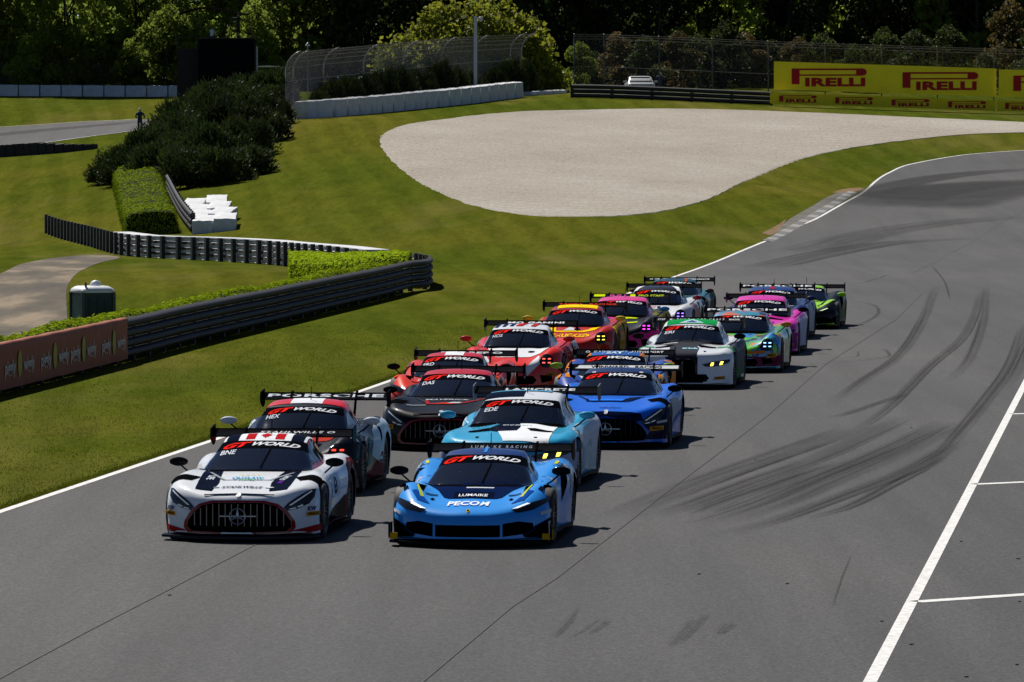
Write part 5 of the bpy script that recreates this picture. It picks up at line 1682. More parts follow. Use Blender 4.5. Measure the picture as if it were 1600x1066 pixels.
class Car:
    def __init__(c, name, label, tn, pos, yaw, st):
        c.T, c.P, c.tn = TYPES[tn], PROTO[tn], tn
        T = c.T
        # pos is the nose centre on the ground
        c.root = empty(name, (pos[0], pos[1], pos[2] if len(pos) > 2 else 0.0085), -R(yaw))
        tag(c.root, label, 'race car', 'race cars bunched on the track')
        P = c.P
        pm = st.get('paintmat') or paint(st['body'], coat=st.get('coat', .65))
        rm = st.get('roofmat') or (paint(st['roof']) if 'roof' in st else pm)
        link('body', P['body'], c.root, [pm, BLACK])
        link('cabin', P['cabin'], c.root, [rm, DASH])
        link('splitter', P['splitter'], c.root, flat(st['splitter']) if 'splitter' in st else CARBON)
        sk = link('side_skirt', P['skirt'], c.root, CARBON)
        sk2 = link('side_skirt', P['skirt'], c.root, CARBON); sk2.scale = (-1, 1, 1)
        for ya in (T['ax'], T['ax'] + T['wb']):
            for s_ in (-1, 1):
                w = link('wheel', TYRE_ME, c.root, TYRE)
                w.location = (s_ * .845, ya, .345)
                if s_ < 0: w.rotation_euler = (0, 0, math.pi)
                link('rim', RIM_ME, w, mat('rim_metal', st['rim'], rough=.4, metal=.3) if 'rim' in st else RIM)
        yw, zw, hw = T['wing']
        wm = flat(st['wing'], .35) if 'wing' in st else CARBON
        c.wing = link('rear_wing', P['wing'], c.root, wm)
        em = flat(st['endplate']) if 'endplate' in st else CARBON
        for s_ in (-1, 1):
            e = link('endplate', P['endplate'], c.wing, em); e.location = (s_ * (hw + .010), 0, 0)
            e = link('strut', P['strut'], c.wing, CARBON); e.location = (s_ * .48, 0, 0)
        mm = paint(st['mirror']) if 'mirror' in st else CARBON
        mx, my, mz = T['mir']
        for s_ in (-1, 1):
            m = link('mirror', P['mirror'], c.root, mm); m.location = (s_ * mx, my, mz)
            a = MB()
            a.tube([(-s_ * .02, .02, -.04), (-s_ * .12, .04, -.13), (-s_ * .22, .08, -.19)], .012, 6)
            a.build('mirror_arm', CARBON, m)
        c.glazing(st)
        c.face(st)
        an = MB(); hr = float(pchip(T['ch'])(T['ws'][1] + .35))
        an.tube([(.05, T['ws'][1] + .35, hr - .02), (.05, T['ws'][1] + .38, hr + .2)], .006, 5)
        an.build('antenna', BLACK, c.root)
    # --- conforming sheets
    def drape(c, name, pts, tris, axis, off, m, parent=None, wing=False, side=1):
        bvh = c.P['wbvh'] if wing else c.P['bvh']
        out, ok = [], []
        for u, v in pts:
            if axis == 'top': o, d = Vector((u, v, 3)), Vector((0, 0, -1))
            elif axis == 'front': o, d = Vector((u, -2, v)), Vector((0, 1, 0))
            else: o, d = Vector((side * 3, u, v)), Vector((-side, 0, 0))
            hit, nr, _, _ = bvh.ray_cast(o, d)
            if hit is None:
                out.append((0, 0, 0)); ok.append(False)
            else:
                if nr.dot(d) > 0: nr = -nr
                out.append(tuple(hit + nr * off)); ok.append(True)
        fs = [t for t in tris if all(ok[i] for i in t)]
        # a sheet never bridges a jump in depth
        good = []
        lim = .18 if len(pts) > 40 else .35
        for t in fs:
            p = [Vector(out[i]) for i in t]
            if max((p[i] - p[i - 1]).length for i in range(len(t))) < lim: good.append(t)
        if not good: return None
        used = sorted({i for t in good for i in t}); rm = {i: k for k, i in enumerate(used)}
        me = bpy.data.meshes.new(name)
        me.from_pydata([out[i] for i in used], [], [tuple(rm[i] for i in t) for t in good])
        me.polygons.foreach_set('use_smooth', [True] * len(me.polygons))
        me.update()
        return link(name, me, parent or c.root, m)
    def patch(c, axis, poly, m, off=.004, name='stripe', g=.05, both=False, parent=None, side=1, wing=False):
        if isinstance(m, (str, tuple)): m = flat(m)
        if both:
            c.patch(axis, [(-x, y) for x, y in poly] if axis != 'side' else poly, m, off, name, g, False, parent, -1)
        holes = []
        if axis == 'side':
            for ya in (c.T['ax'], c.T['ax'] + c.T['wb']):
                holes.append([(ya + .39 * math.cos(a), .345 + .39 * math.sin(a)) for a in np.linspace(0, 2 * math.pi, 30, endpoint=False)])
        elif axis == 'front':
            holes = GRILLES[c.tn]
        if axis == 'front' and not wing:
            g = min(g, .03); off += .005
        if axis == 'top' and not wing:
            g = min(g, .04); off += .0035
        p, f = fill2d(poly, g, holes)
        return c.drape(name, p, f, axis, off, m, parent, wing, side)
    def ring(c, axis, outer, inner, m, off=.004, name='surround'):
        if isinstance(m, (str, tuple)): m = flat(m)
        a, b = densify(outer, .05), densify(inner, .05)
        n = 120
        def res(pl):
            pl = np.array(list(pl) + [pl[0]]); d = np.r_[0, np.cumsum(np.linalg.norm(np.diff(pl, axis=0), axis=1))]
            t = np.linspace(0, d[-1], n, endpoint=False)
            return np.stack([np.interp(t, d, pl[:, 0]), np.interp(t, d, pl[:, 1])], 1)
        A, B = res(a), res(b)
        pts = [tuple(p) for p in A] + [tuple(p) for p in B]
        fs = [(i, (i + 1) % n, n + (i + 1) % n, n + i) for i in range(n)]
        return c.drape(name, pts, fs, axis, off, m)
    def text(c, s, axis, ctr, h, m, w=None, shear=0.0, bold=0.02, rot=0.0, off=.007, warp=0.0, wing=False, side=1, name='lettering', space=1.0, stretch=1.0, fit=None):
        if isinstance(m, (str, tuple)): m = flat(m, .4)
        p, f, tw = text2d(s, shear, bold, space)
        q = p * h
        q[:, 0] *= stretch
        if fit: q[:, 0] *= fit / (tw * h * stretch)
        if axis == 'side': q[:, 0] *= side
        if axis == 'front': off += .006
        if axis == 'top' and not wing: off += .0045
        cr, sr = math.cos(rot), math.sin(rot)
        q = np.stack([q[:, 0] * cr - q[:, 1] * sr + ctr[0], q[:, 0] * sr + q[:, 1] * cr + ctr[1]], 1)
        if warp: q[:, 1] += warp * q[:, 0]**2
        return c.drape(name, [tuple(a) for a in q], f, axis, off, m, None, wing, side)
    def glazing(c, st):
        T = c.T
        y0, y1, xb, xt = T['ws']
        k0, k1 = T['wsc'] * .95, T['wsc'] * .42
        n = 14
        def arc(y, x, k): return [(x * (2 * i / n - 1), y + k * (2 * i / n - 1)**2) for i in range(n + 1)]
        bot, top = arc(y0, xb, k0), arc(y1, xt, k1)
        c.patch('top', bot + top[::-1], GLASS, .004, 'windscreen')
        c.patch('top', arc(y0 - .10, xb + .03, k0) + arc(y0, xb + .01, k0)[::-1], BLACK, .005, 'cowl', g=.04)
        # what shows through the glass: wheel, seat and roll cage
        zr = float(pchip(T['ch'])(y1 + .3)); zd = float(pchip(T['hc'])(y0 + .5))
        w = MB(); cxs, cys, czs = .30, y1 - .05, zd + .10
        w.tube([(cxs + .15 * math.cos(a), cys + .04 * math.sin(a), czs + .11 * math.sin(a)) for a in np.linspace(0, 2 * math.pi, 13)], .016, 5, cap=False)
        w.build('steering_wheel', CAGE, c.root)
        s2 = MB(); s2.prism([(cxs - .18, zd - .02), (cxs - .2, zd + .16), (cxs - .12, zr - .13), (cxs + .12, zr - .13), (cxs + .2, zd + .16), (cxs + .18, zd - .02)], 1, y1 + .42, y1 + .5)
        s2.build('seat', mat('seat_shell', (.2, .2, .22), rough=.7), c.root)
        for pts_ in ([(-.42, y1 + .12, zd - .05), (-.40, y1 + .12, zr - .13)], [(.42, y1 + .55, zr - .14), (-.40, y1 + .55, zd + .02)], [(-.44, y1 + .02, zr - .16), (.44, y1 + .02, zr - .16)]):
            w = MB(); w.tube(pts_, .018, 6); w.build('cage_bar', CAGE, c.root)
        # black sun strip with the series lettering
        f = .70
        yb, xm, km = y0 + (y1 - y0) * f, xb + (xt - xb) * f, k0 + (k1 - k0) * f
        mid = arc(yb, xm, km * .6)
        c.patch('top', mid + top[::-1], flat(st.get('strip', '#07080b'), .35), .006, 'sun_strip')
        hgt = (y1 - yb) * .42
        yc = (yb + y1) / 2 + .02
        wp = -.10
        c.text('GT', 'top', (-.325 * xm / .6, yc - .008), hgt * 1.3, flat('#e8261a'), shear=.5, bold=.05, off=.009, warp=wp, fit=.37 * xm / .6)
        c.text('WORLD', 'top', (.175 * xm / .6, yc), hgt * 1.0, flat('#e4e8ee'), shear=.5, bold=.035, off=.009, warp=wp, fit=.62 * xm / .6)
        # wiper
        yw = y0 + .10
        pts = [(0.05, y0 + .03), (.075, y0 + .03), (.06 + .07, y0 + (y1 - y0) * .68), (.06 + .052, y0 + (y1 - y0) * .68)]
        c.patch('top', pts, BLACK, .012, 'wiper', g=.04)
        for s_ in (-1, 1):
            c.patch('side', T['side'], SIDEGLASS, .004, 'side_window', side=s_, g=.06)
        if st.get('code'):
            c.text(st['code'], 'top', (-xm * .70, yb - (y1 - y0) * .115), (y1 - y0) * .15, flat('#d5dbe6'), shear=.2, bold=.02, off=.009, warp=T['wsc'] * .8, fit=.055 * len(st['code']) * 1.25, rot=.02)
    def lamp(c, poly, leds, ledmat, both=True):
        for s_ in ((1, -1) if both else (1,)):
            h = c.patch('front', [(s_ * x, z) for x, z in poly], LENS, .006, 'headlight', g=.035)
            if h is None: continue
            for ld in leds:
                c.patch('front', [(s_ * x, z) for x, z in ld], ledmat, .013, 'lamp', g=.02, parent=h)
    def face(c, st):
        tn = c.tn
        lm = mat('lamp_glow', st.get('lamp', (.8, .85, .95)), rough=.3, emit=st.get('lampe', .6) * 1.5)
        if tn == 'longnose':
            g = GRILLES[tn][0]
            big = [(x * 1.075, (z - .31) * 1.13 + .312) for x, z in g]
            c.ring('front', big, g, paint(st.get('grille', '#7a1a1c')), .004, 'grille_surround')
            me = c.P.get('bar')
            if me is None:
                b = MB(); b.prism([(-.005, 0), (.005, 0), (.005, .03), (-.005, .03)], 2, .16, 1.0)
                me = c.P['bar'] = {}
            for i in range(15):
                x = -.56 + .08 * i
                if abs(x) < .10: pass
                z1 = .475 - .9 * max(0, abs(x) - .3)**1.6
                key = round(abs(x), 3)
                if key not in me:
                    b = MB(); b.box((0, 0, (.20 + z1) / 2), (.010, .02, z1 - .20)); me[key] = b.mesh('grille_bar')
                    me[key].materials.append(CHROME)
                o = link('grille_bar', me[key], c.root, mat('grille_chrome', st.get('bars', (.16, .15, .14)), rough=.4, metal=.8))
                o.location = (x, .07 + .42 * abs(x)**2.3, 0)
            b = MB(); b.box((0, .05, .325), (.46, .012, .014)); b.build('grille_crossbar', mat('grille_chrome', (.5, .5, .52), rough=.3, metal=.8), c.root)
            b = MB()
            seg = 28
            cy, cz, r0 = .015, .325, .098
            b.tube([(r0 * math.cos(2 * math.pi * k / seg), cy, cz + r0 * math.sin(2 * math.pi * k / seg)) for k in range(seg + 1)], .0075, 6, cap=False)
            for k in range(3):
                a = math.pi / 2 + 2 * math.pi * k / 3
                a1, a2 = a + math.pi / 3, a - math.pi / 3
                tip = (r0 * math.cos(a), cy - .004, cz + r0 * math.sin(a))
                l_ = (.022 * math.cos(a1), cy - .004, cz + .022 * math.sin(a1)); r_ = (.022 * math.cos(a2), cy - .004, cz + .022 * math.sin(a2))
                b.add([(0, cy - .014, cz), l_, tip, r_, (0, cy + .004, cz)], [(0, 1, 2), (0, 2, 3), (4, 2, 1), (4, 3, 2)])
            b.build('emblem', mat('grille_chrome', (.42, .42, .44), rough=.3, metal=.8), c.root)
            c.patch('front', [(-.44, .572), (0, .586), (.44, .572), (.44, .584), (0, .598), (-.44, .584)], BLACK, .004, 'hood_seam')
            c.patch('front', oval_(0, .575, .03, .022), CHROME, .008, 'nose_badge')
            lens = [(.56, .43), (.60, .39), (.72, .41), (.85, .47), (.905, .55), (.91, .635), (.86, .635), (.74, .57), (.62, .49)]
            leds = [[(.615, .455), (.64, .45), (.87, .605), (.865, .62)], [(.61, .41), (.64, .403), (.70, .415), (.69, .428)], [(.72, .425), (.78, .445), (.77, .46), (.71, .437)]]
            c.lamp(lens, leds, mat('lamp_guide', (.55, .6, .66), rough=.3, emit=.08))
            c.patch('top', [(.60, 1.06), (.69, .80), (.92, .80), (.97, .94), (.92, 1.06), (.78, 1.09)], BLACK, .006, 'fender_vent', both=True)
            sc = [(-.36, 1.02), (-.30, .92), (.30, .92), (.36, 1.02), (.55, 1.45), (.52, 1.47), (.33, 1.04), (.28, .95), (-.28, .95), (-.33, 1.04), (-.52, 1.47), (-.55, 1.45)]
            c.patch('top', sc, flat(st.get('vent', '#3c4046')), .007, 'hood_vent', g=.04)
        elif tn == 'midengine':
            for s_ in (-1, 1):
                pass
            lens = [(.52, .455), (.60, .425), (.78, .455), (.93, .53), (.955, .575), (.88, .57), (.70, .525)]
            leds = [[(.53, .462), (.60, .472), (.74, .525), (.70, .53)]]
            c.lamp(lens, leds, lm)
            c.patch('top', [(.44, .78), (.60, .76), (.60, .80), (.44, .82)], BLACK, .006, 'hood_slot', both=True)
            c.patch('top', [(.455, .60), (.49, .57), (.525, .60), (.49, .66)], BLACK, .006, 'hood_hole', both=True)
            c.patch('front', [(.66, .20), (.80, .26), (.97, .35), (.985, .11), (.68, .11)], BLACK, .005, 'bumper_corner', both=True)
            c.patch('side', [(2.55, .42), (2.95, .66), (3.05, .80), (2.85, .82), (2.6, .62)], BLACK, .005, 'side_intake', both=True)
        elif tn == 'rearengine':
            cx, cz, r0 = .695, .585, .13
            lens = [(cx + r0 * .95 * math.cos(a), cz + r0 * math.sin(a)) for a in np.linspace(0, 2 * math.pi, 24, endpoint=False)]
            leds = []
            for dx in (-.05, .05):
                for dz in (-.035, .035):
                    leds.append([(cx + dx - .026, cz + dz - .010), (cx + dx + .026, cz + dz - .010), (cx + dx + .026, cz + dz + .011), (cx + dx - .026, cz + dz + .011)])
            c.lamp(lens, leds, lm)
            if st.get('hoodvent', True):
                c.patch('top', [(.10, .62), (.40, .66), (.42, .78), (.10, .74)], BLACK, .006, 'hood_vent', both=True)
            c.patch('side', [(2.95, .60), (3.05, .66), (3.1, .82), (2.98, .84)], BLACK, .005, 'side_intake', both=True)
            c.patch('side', [(1.30, .20), (1.52, .24), (1.60, .52), (1.55, .76), (1.36, .78), (1.28, .66)], BLACK, .009, 'fender_outlet', both=True)
        elif tn == 'coupe':
            lens = [(.38, .495), (.46, .445), (.70, .455), (.88, .51), (.92, .56), (.90, .585), (.62, .545)]
            leds = [[(.54, .46), (.59, .463), (.61, .525), (.56, .52)], [(.715, .475), (.765, .485), (.79, .545), (.735, .54)]]
            c.lamp(lens, leds, lm)
            c.patch('top', [(.22, 1.10), (.30, .86), (.62, .92), (.60, 1.06), (.34, 1.16)], BLACK, .006, 'hood_vent', both=True)
            c.patch('front', [(.30, .30), (.46, .30), (.52, .22), (.46, .15), (.30, .15)], BLACK, .005, 'corner_intake', both=True)
            c.patch('side', [(1.42, .34), (1.58, .34), (1.60, .70), (1.42, .66)], BLACK, .005, 'fender_outlet', both=True)
            for x in (.42,):
                c.patch('top', [(x + .028 * math.cos(a), .38 + .05 * math.sin(a)) for a in np.linspace(0, 2 * math.pi, 12, endpoint=False)], BLACK, .006, 'hood_hole', both=True, g=.03)
    def wingtext(c, s, m='#d8dce2', h=.085, fit=None, ctr=0.0, shear=0.0, bold=.02, space=1.1, stretch=1.0, hh=.10):
        yw, zw, hw = c.T['wing']
        # lettering on the upper face of the wing, near the leading edge; stretched along the chord to read from in front
        p, f, tw = text2d(s, shear, bold, space)
        return c.text(s, 'top', (ctr, yw + .05), hh, m, wing=True, shear=shear, bold=bold, space=space, off=.004, fit=fit or tw * h * stretch, name='wing_lettering')
    def tyre_tag(c, x=.86, z=.33, w=.15, h=.055, col='#c98a12', both=True):
        for s_ in ((1, -1) if both else (1,)):
            t = c.patch('front', [(s_ * (x - w / 2), z - h / 2), (s_ * (x + w / 2), z - h / 2 + .012), (s_ * (x + w / 2), z + h / 2 + .012), (s_ * (x - w / 2), z + h / 2)], flat(col), .008, 'sponsor_tag', g=.04)
            c.text('PIRELLI', 'front', (s_ * x, z + .006), h * .5, '#3a2408', fit=w * .75, bold=.03, off=.011)
# ---------------------------------------------------------------- the field
def rect(x0, x1, y0, y1): return [(x0, y0), (x1, y0), (x1, y1), (x0, y1)]
def oval(cx, cy, rx, ry, n=20): return [(cx + rx * math.cos(a), cy + ry * math.sin(a)) for a in np.linspace(0, 2 * math.pi, n, endpoint=False)]
K = 1.026
def P2(x, y): return (x * K, y * K)

def blotch_paint(cols, scale=3.0, seed=0.0):
    """multicoloured splash print: voronoi cells distorted by noise, picked from a fixed palette"""
    m = bpy.data.materials.new('splash_paint'); m.use_nodes = True
    n, l = nodes_of(m); b = n['Principled BSDF']
    tc = n.new('ShaderNodeTexCoord'); nz = n.new('ShaderNodeTexNoise'); nz.inputs['Scale'].default_value = 4.0
    l.new(tc.outputs['Object'], nz.inputs['Vector'])
    mx = n.new('ShaderNodeMix'); mx.data_type = 'VECTOR'; mx.inputs[0].default_value = .35
    l.new(tc.outputs['Object'], mx.inputs[4]); l.new(nz.outputs['Color'], mx.inputs[5])
    mp = n.new('ShaderNodeMapping'); mp.inputs['Location'].default_value = (seed, seed * 2, seed)
    l.new(mx.outputs[1], mp.inputs[0])
    vo = n.new('ShaderNodeTexVoronoi'); vo.inputs['Scale'].default_value = scale
    l.new(mp.outputs[0], vo.inputs['Vector'])
    sp = n.new('ShaderNodeSeparateColor'); l.new(vo.outputs['Color'], sp.inputs[0])
    cr = n.new('ShaderNodeValToRGB'); cr.color_ramp.interpolation = 'CONSTANT'
    el = cr.color_ramp.elements
    while len(el) < len(cols): el.new(.5)
    for i, c_ in enumerate(cols):
        el[i].position = i / len(cols); el[i].color = (*srgb(c_), 1)
    l.new(sp.outputs[0], cr.inputs[0]); l.new(cr.outputs[0], b.inputs['Base Color'])
    b.inputs['Roughness'].default_value = .3; b.inputs['Coat Weight'].default_value = .7
    return m

def car_white_flag():
    c = Car('race_car', 'white race car with a red maple leaf flag on its roof, leading on the left', 'longnose', P2(-3.33, 68.8), 5.0,
            dict(body='#dfe3e8', roof='#9a2026', grille='#8e1a1c', code='BNE', bars=(.30, .26, .22), splitter='#2a2d33', vent='#8f959d'))
    nv = flat('#0d1322')
    c.patch('top', [(-.62, 1.62), (-.40, 1.66), (-.33, .75), (-.36, .30), (-.58, .36), (-.60, .8)], nv, both=True, name='hood_stripe')
    c.patch('top', rect(-.535, .535, 2.56, 3.4), '#dfe3e8', name='roof_panel', off=.003)
    c.patch('top', rect(-.50, -.34, 2.58, 3.4), nv, name='roof_stripe', both=True, off=.005)
    red = flat('#b01c1e')
    c.patch('top', rect(-.25, -.13, 2.66, 3.0), red, name='flag_band', both=True, off=.006)
    leaf = [(0, .17), (.035, .11), (.06, .13), (.05, .06), (.10, .08), (.085, .04), (.12, .01), (.05, -.06), (.06, -.09), (.012, -.08), (.012, -.14)]
    leaf = leaf + [(-x, y) for x, y in leaf[::-1] if x > 0]
    c.patch('top', [(x * .62, 2.84 + y * 1.0) for x, y in leaf], red, name='maple_leaf', off=.006, g=.03)
    c.text('STAHLWILLE', 'top', (0, .48), .09, '#1b1d22', shear=.3, fit=.52, bold=.03)
    c.patch('top', [(x, y) for x, y in oval(.345, .48, .06, .035)], '#8d949c', name='ring_mark')
    c.patch('top', [(x, y) for x, y in oval(.345, .48, .05, .025)], '#dfe3e8', name='ring_mark', off=.007)
    c.patch('top', [(x, y) for x, y in oval(-.33, .48, .045, .03)], '#8d949c', name='ring_mark')
    c.text('OUTLAW', 'top', (0, 1.02), .13, '#2f93b8', fit=.40, bold=.04, off=.010)
    c.text('* * * *', 'top', (0, 1.22), .12, '#c8b02a', fit=.25, bold=.03, off=.010)
    c.text('LOWER', 'top', (0, .90), .05, '#58b24c', fit=.2, bold=.02, off=.010)
    c.text('GRUPPE', 'top', (.47, 1.05), .07, '#cfd6e4', rot=math.atan2(.60, .13), fit=.30)
    c.patch('top', [(.40, .74), (.46, .72), (.48, .84), (.42, .86)], '#5a1f8a', name='sponsor_tag', off=.007)
    c.text('LIFE', 'top', (-.47, 1.05), .09, '#cfd6e4', rot=-1.6, fit=.26)
    for s_ in (-1, 1): c.text('KW', 'front', (s_ * .88, .405), .05, '#2a1c5c', shear=.2, bold=.04, fit=.10)
    c.tyre_tag(.89, .335, .14, .05)
    c.patch('front', [(.28, .092), (.62, .135), (.97, .205), (.97, .12), (.62, .088)], '#a01a1c', name='bumper_stripe', both=True)
    c.wingtext('STAHLWILLE O', '#c9ced6', fit=1.0, ctr=.18, shear=.2, hh=.075)
    sd = flat('#7c2a30')
    c.patch('side', [(2.7, .30), (3.2, .42), (3.35, .78), (3.6, .86), (4.5, .82), (4.6, .2), (4.0, .2), (3.2, .12), (1.45, .12), (1.5, .2)], sd, name='side_stripe', both=True)
    c.patch('side', [(1.5, .2), (2.7, .34), (3.1, .42), (3.2, .14), (1.5, .14)], '#101014', name='sill_panel', both=True, off=.007)
    c.patch('side', rect(2.0, 2.75, .42, .72), '#cfd4dc', name='number_panel', both=True, off=.007)
    c.text('63', 'side', (2.4, .57), .2, '#15171c', off=.010, bold=.03)

def car_blue_front():
    c = Car('race_car', 'sky blue race car with white PECOM lettering on its nose, nearest of all', 'midengine', P2(-.54, 67.8), 5.4,
            dict(body='#2f93ea', roof='#0d2f6e', lamp=(.75, .82, .95), lampe=.5))
    nv = flat('#0a1c44')
    c.patch('top', [(-.30, .66), (.30, .66), (.36, .72), (.45, 1.0), (.64, 1.42), (.3, 1.33), (-.3, 1.33), (-.64, 1.42), (-.45, 1.0), (-.36, .72)], nv, name='hood_panel')
    c.patch('top', rect(-.24, .26, .68, .95), '#070f26', name='sponsor_panel', off=.006)
    c.text('LUMAIKE', 'top', (.0, .80), .105, '#e6e9ee', fit=.36)
    c.patch('top', [(-.12, 1.12), (.22, 1.12), (.23, 1.17), (-.12, 1.17)], '#c5ccd8', name='plate_strip', off=.008)
    c.text('PECOM', 'top', (-.02, .41), .16, '#e8ecf2', bold=.035, fit=.52, shear=.08)
    c.patch('top', oval(0, .14, .022, .045), '#c9b020', name='badge', g=.03)
    c.patch('top', oval(0, .14, .012, .025), '#1a1a12', name='badge', g=.03, off=.007)
    c.patch('top', [(.595, .62), (.64, .60), (.73, 1.0), (.71, 1.02)], '#b9c23a', name='accent_stripe', both=True)
    c.patch('top', [(.50, .40), (.66, .46), (.76, .74), (.70, .78), (.60, .62)], '#12489a', name='accent_panel', both=True, off=.003)
    c.patch('top', rect(-.018, .022, 2.28, 3.0), '#3a86d8', name='roof_stripe')
    c.patch('top', [(.80, .80), (.86, .78), (.88, .90), (.83, .93)], '#101a33', name='sponsor_tag', both=True)
    c.patch('top', [(.93, 1.02), (.99, 1.0), (.99, 1.3), (.90, 1.28), (.87, 1.16)], BLACK, name='fender_vent', both=True)
    for s_ in (-1, 1):
        b = MB(); b.box((0, 0, 0), (.012, .09, .13)); o = b.build('sponsor_plate', flat('#d2a016'), c.root); o.location = (s_ * 1.012, .50, .15)
        b = MB(); b.box((0, 0, 0), (.10, .012, .075)); o = b.build('sponsor_plate', flat('#d2a016'), c.root); o.location = (s_ * .945, .36, .13)
        b = MB(); b.box((0, 0, 0), (.02, .30, .17)); o = b.build('dive_plane', CARBON, c.root); o.location = (s_ * 1.0, .50, .2)
    c.patch('front', [(.86, .385), (.97, .41), (.97, .45), (.86, .425)], '#b9c0c9', name='sponsor_tag', both=True)
    lg = flat('#a9b4c4')
    c.patch('side', [(1.55, .60), (2.5, .66), (2.7, .85), (2.4, .74), (2.2, .3), (1.7, .25)], lg, name='side_panel', both=True)
    c.patch('side', [(3.2, .84), (3.34, .86), (3.28, .45), (3.1, .5)], lg, name='number_panel', both=True)
    c.patch('side', oval(1.52, .56, .05, .06), '#c9b020', name='badge', both=True, off=.007)
    c.patch('top', [(.80, 3.1), (.84, 3.1), (.86, 3.3), (.82, 3.3)], '#c9c23a', name='accent_stripe', both=True)
    c.wingtext('L U M A I K E   R A C I N G', '#8790a0', fit=.8, h=.03)

def car_red_white_roof_dark():
    c = Car('race_car', 'navy and red race car with a white roof stripe, directly behind the white leader', 'rearengine', P2(-3.1, 77.6), 5.6,
            dict(body='#0b101c', coat=.35, roof='#0f1522', code='HEX', lamp='#ff3b2a', lampe=1.6, mirror='#c9ced6', rim=(.02, .02, .02)))
    red = paint('#d42028')
    c.patch('top', rect(-.60, .60, 2.16, 3.2), red, name='roof_panel', off=.003)
    c.patch('top', rect(-.22, .24, 2.16, 3.2), '#d9dde4', name='roof_stripe', off=.006)
    c.patch('top', [(.0, .85), (.5, .92), (.62, 1.18), (.1, 1.18)], '#b23a2c', name='hood_stripe')
    c.patch('top', [(.74, .66), (.90, .70), (.95, .80), (.78, .76)], '#c9ced6', name='fender_stripe', both=True)
    c.patch('side', [(2.3, .45), (2.6, .78), (3.1, .9), (3.9, .92), (4.3, .7), (4.2, .3), (3.0, .3)], '#b4c4d2', name='side_panel', both=True)
    c.patch('side', [(1.45, .12), (1.5, .22), (2.4, .24), (3.1, .5), (3.15, .12)], '#5c1b26', name='sill_panel', both=True)
    c.patch('side', [(1.75, .3), (2.0, .7), (2.3, .72), (2.2, .35)], '#27757f', name='side_flash', both=True, off=.007)
    c.wingtext('PORSCHE', '#c9d0da', fit=1.72, bold=.03, hh=.13)

def car_white_cyan():
    c = Car('race_car', 'white, cyan and navy race car with yellow headlights between the sky blue and dark cars', 'coupe', P2(-.12, 78.7), 6.2,
            dict(body='#30a4d0', roof='#dde2ea', code='EDE', lamp='#ffe04a', lampe=2.2, mirror='#3aa0c4', endplate='#6f7072'))
    wh, nv, cy = flat('#dfe3e8'), flat('#10182a'), paint('#3fa6cc')
    c.patch('top', [(-.15, 1.72), (-.18, .85), (-.02, .12), (.62, .18), (.60, 1.75)], wh, name='hood_panel')
    c.patch('top', [(-.18, 1.72), (-.36, .95), (-.18, .78), (.10, .85), (.12, 1.2), (.06, 1.72)], nv, name='hood_stripe', off=.006)
    c.patch('top', rect(-.60, .02, 2.55, 3.4), nv, name='roof_panel', off=.005)
    c.patch('top', rect(-.5, .4, 2.9, 3.4), cy, name='roof_stripe', off=.007)
    c.text('ocean', 'top', (.05, 1.42), .12, '#c8cfda', fit=.42, shear=.2, off=.009)
    c.patch('front', [(.42, .15), (.98, .18), (1.0, .55), (.9, .60), (.7, .53), (.48, .52), (.36, .5)], '#9aa4c4', name='bumper_panel', both=True, off=.003)
    c.patch('side', [(1.4, .12), (1.45, .8), (3.0, .84), (3.8, .92), (4.4, .86), (4.3, .2)], '#c9d2e0', name='side_panel', both=True)
    c.patch('side', [(1.45, .55), (1.8, .8), (2.6, .82), (3.3, .84), (2.2, .7), (1.7, .3), (1.46, .2)], cy, name='side_flash', both=True, off=.007)
    c.patch('side', [(2.6, .14), (2.75, .5), (3.0, .6), (3.2, .4), (3.0, .14)], cy, name='side_flash', both=True, off=.007)
    c.patch('side', [(2.0, .2), (2.08, .5), (2.5, .5), (2.45, .2)], '#8fb4cc', name='number_panel', both=True, off=.008)
    c.wingtext('LATICRETE', '#c8ced6', fit=1.05, ctr=.05, bold=.04)
    c.tyre_tag(.80, .30, .14, .05)

def car_black_red():
    c = Car('race_car', 'black race car with a plain red roof and chrome grille bars', 'longnose', P2(-1.13, 88.4), 5.4,
            dict(body='#080a10', coat=.2, roof='#c01e2a', grille='#8a1c26', code='DAS', bars=(.12, .11, .10)))
    red = flat('#a8262c')
    c.patch('top', [(-.34, 1.05), (-.30, .85), (.10, .84), (.34, 1.0), (.62, 1.35), (.58, 1.36), (.28, 1.02), (.08, .92), (-.26, .92), (-.31, 1.2), (-.34, 1.3)], red, name='hood_line', off=.008)
    c.patch('top', [(-.2, .86), (.10, .84), (.12, .96), (-.05, .96)], '#c23a2c', name='hood_flash', off=.009)
    c.patch('top', [(.02, .92), (.22, .92), (.26, 1.02), (.1, 1.02)], '#b9bec6', name='hood_flash', off=.010)
    c.text('MAVERICK', 'top', (.0, 1.25), .10, '#b7bcc6', fit=.72, shear=.2, off=.011)
    c.patch('top', [(-.62, .70), (-.30, .74), (-.30, .78), (-.60, .74)], '#9aa1ab', name='hood_line', off=.009)
    c.patch('top', oval(.0, .28, .035, .05), '#b9bec6', name='badge', g=.03)
    c.tyre_tag(.86, .375, .19, .07)
    c.patch('side', [(1.45, .12), (1.5, .3), (3.2, .5), (3.25, .12)], '#8a1c26', name='sill_panel', both=True)
    c.patch('side', [(3.3, .8), (3.5, .88), (4.5, .8), (4.5, .5)], '#8a1c26', name='side_flash', both=True)

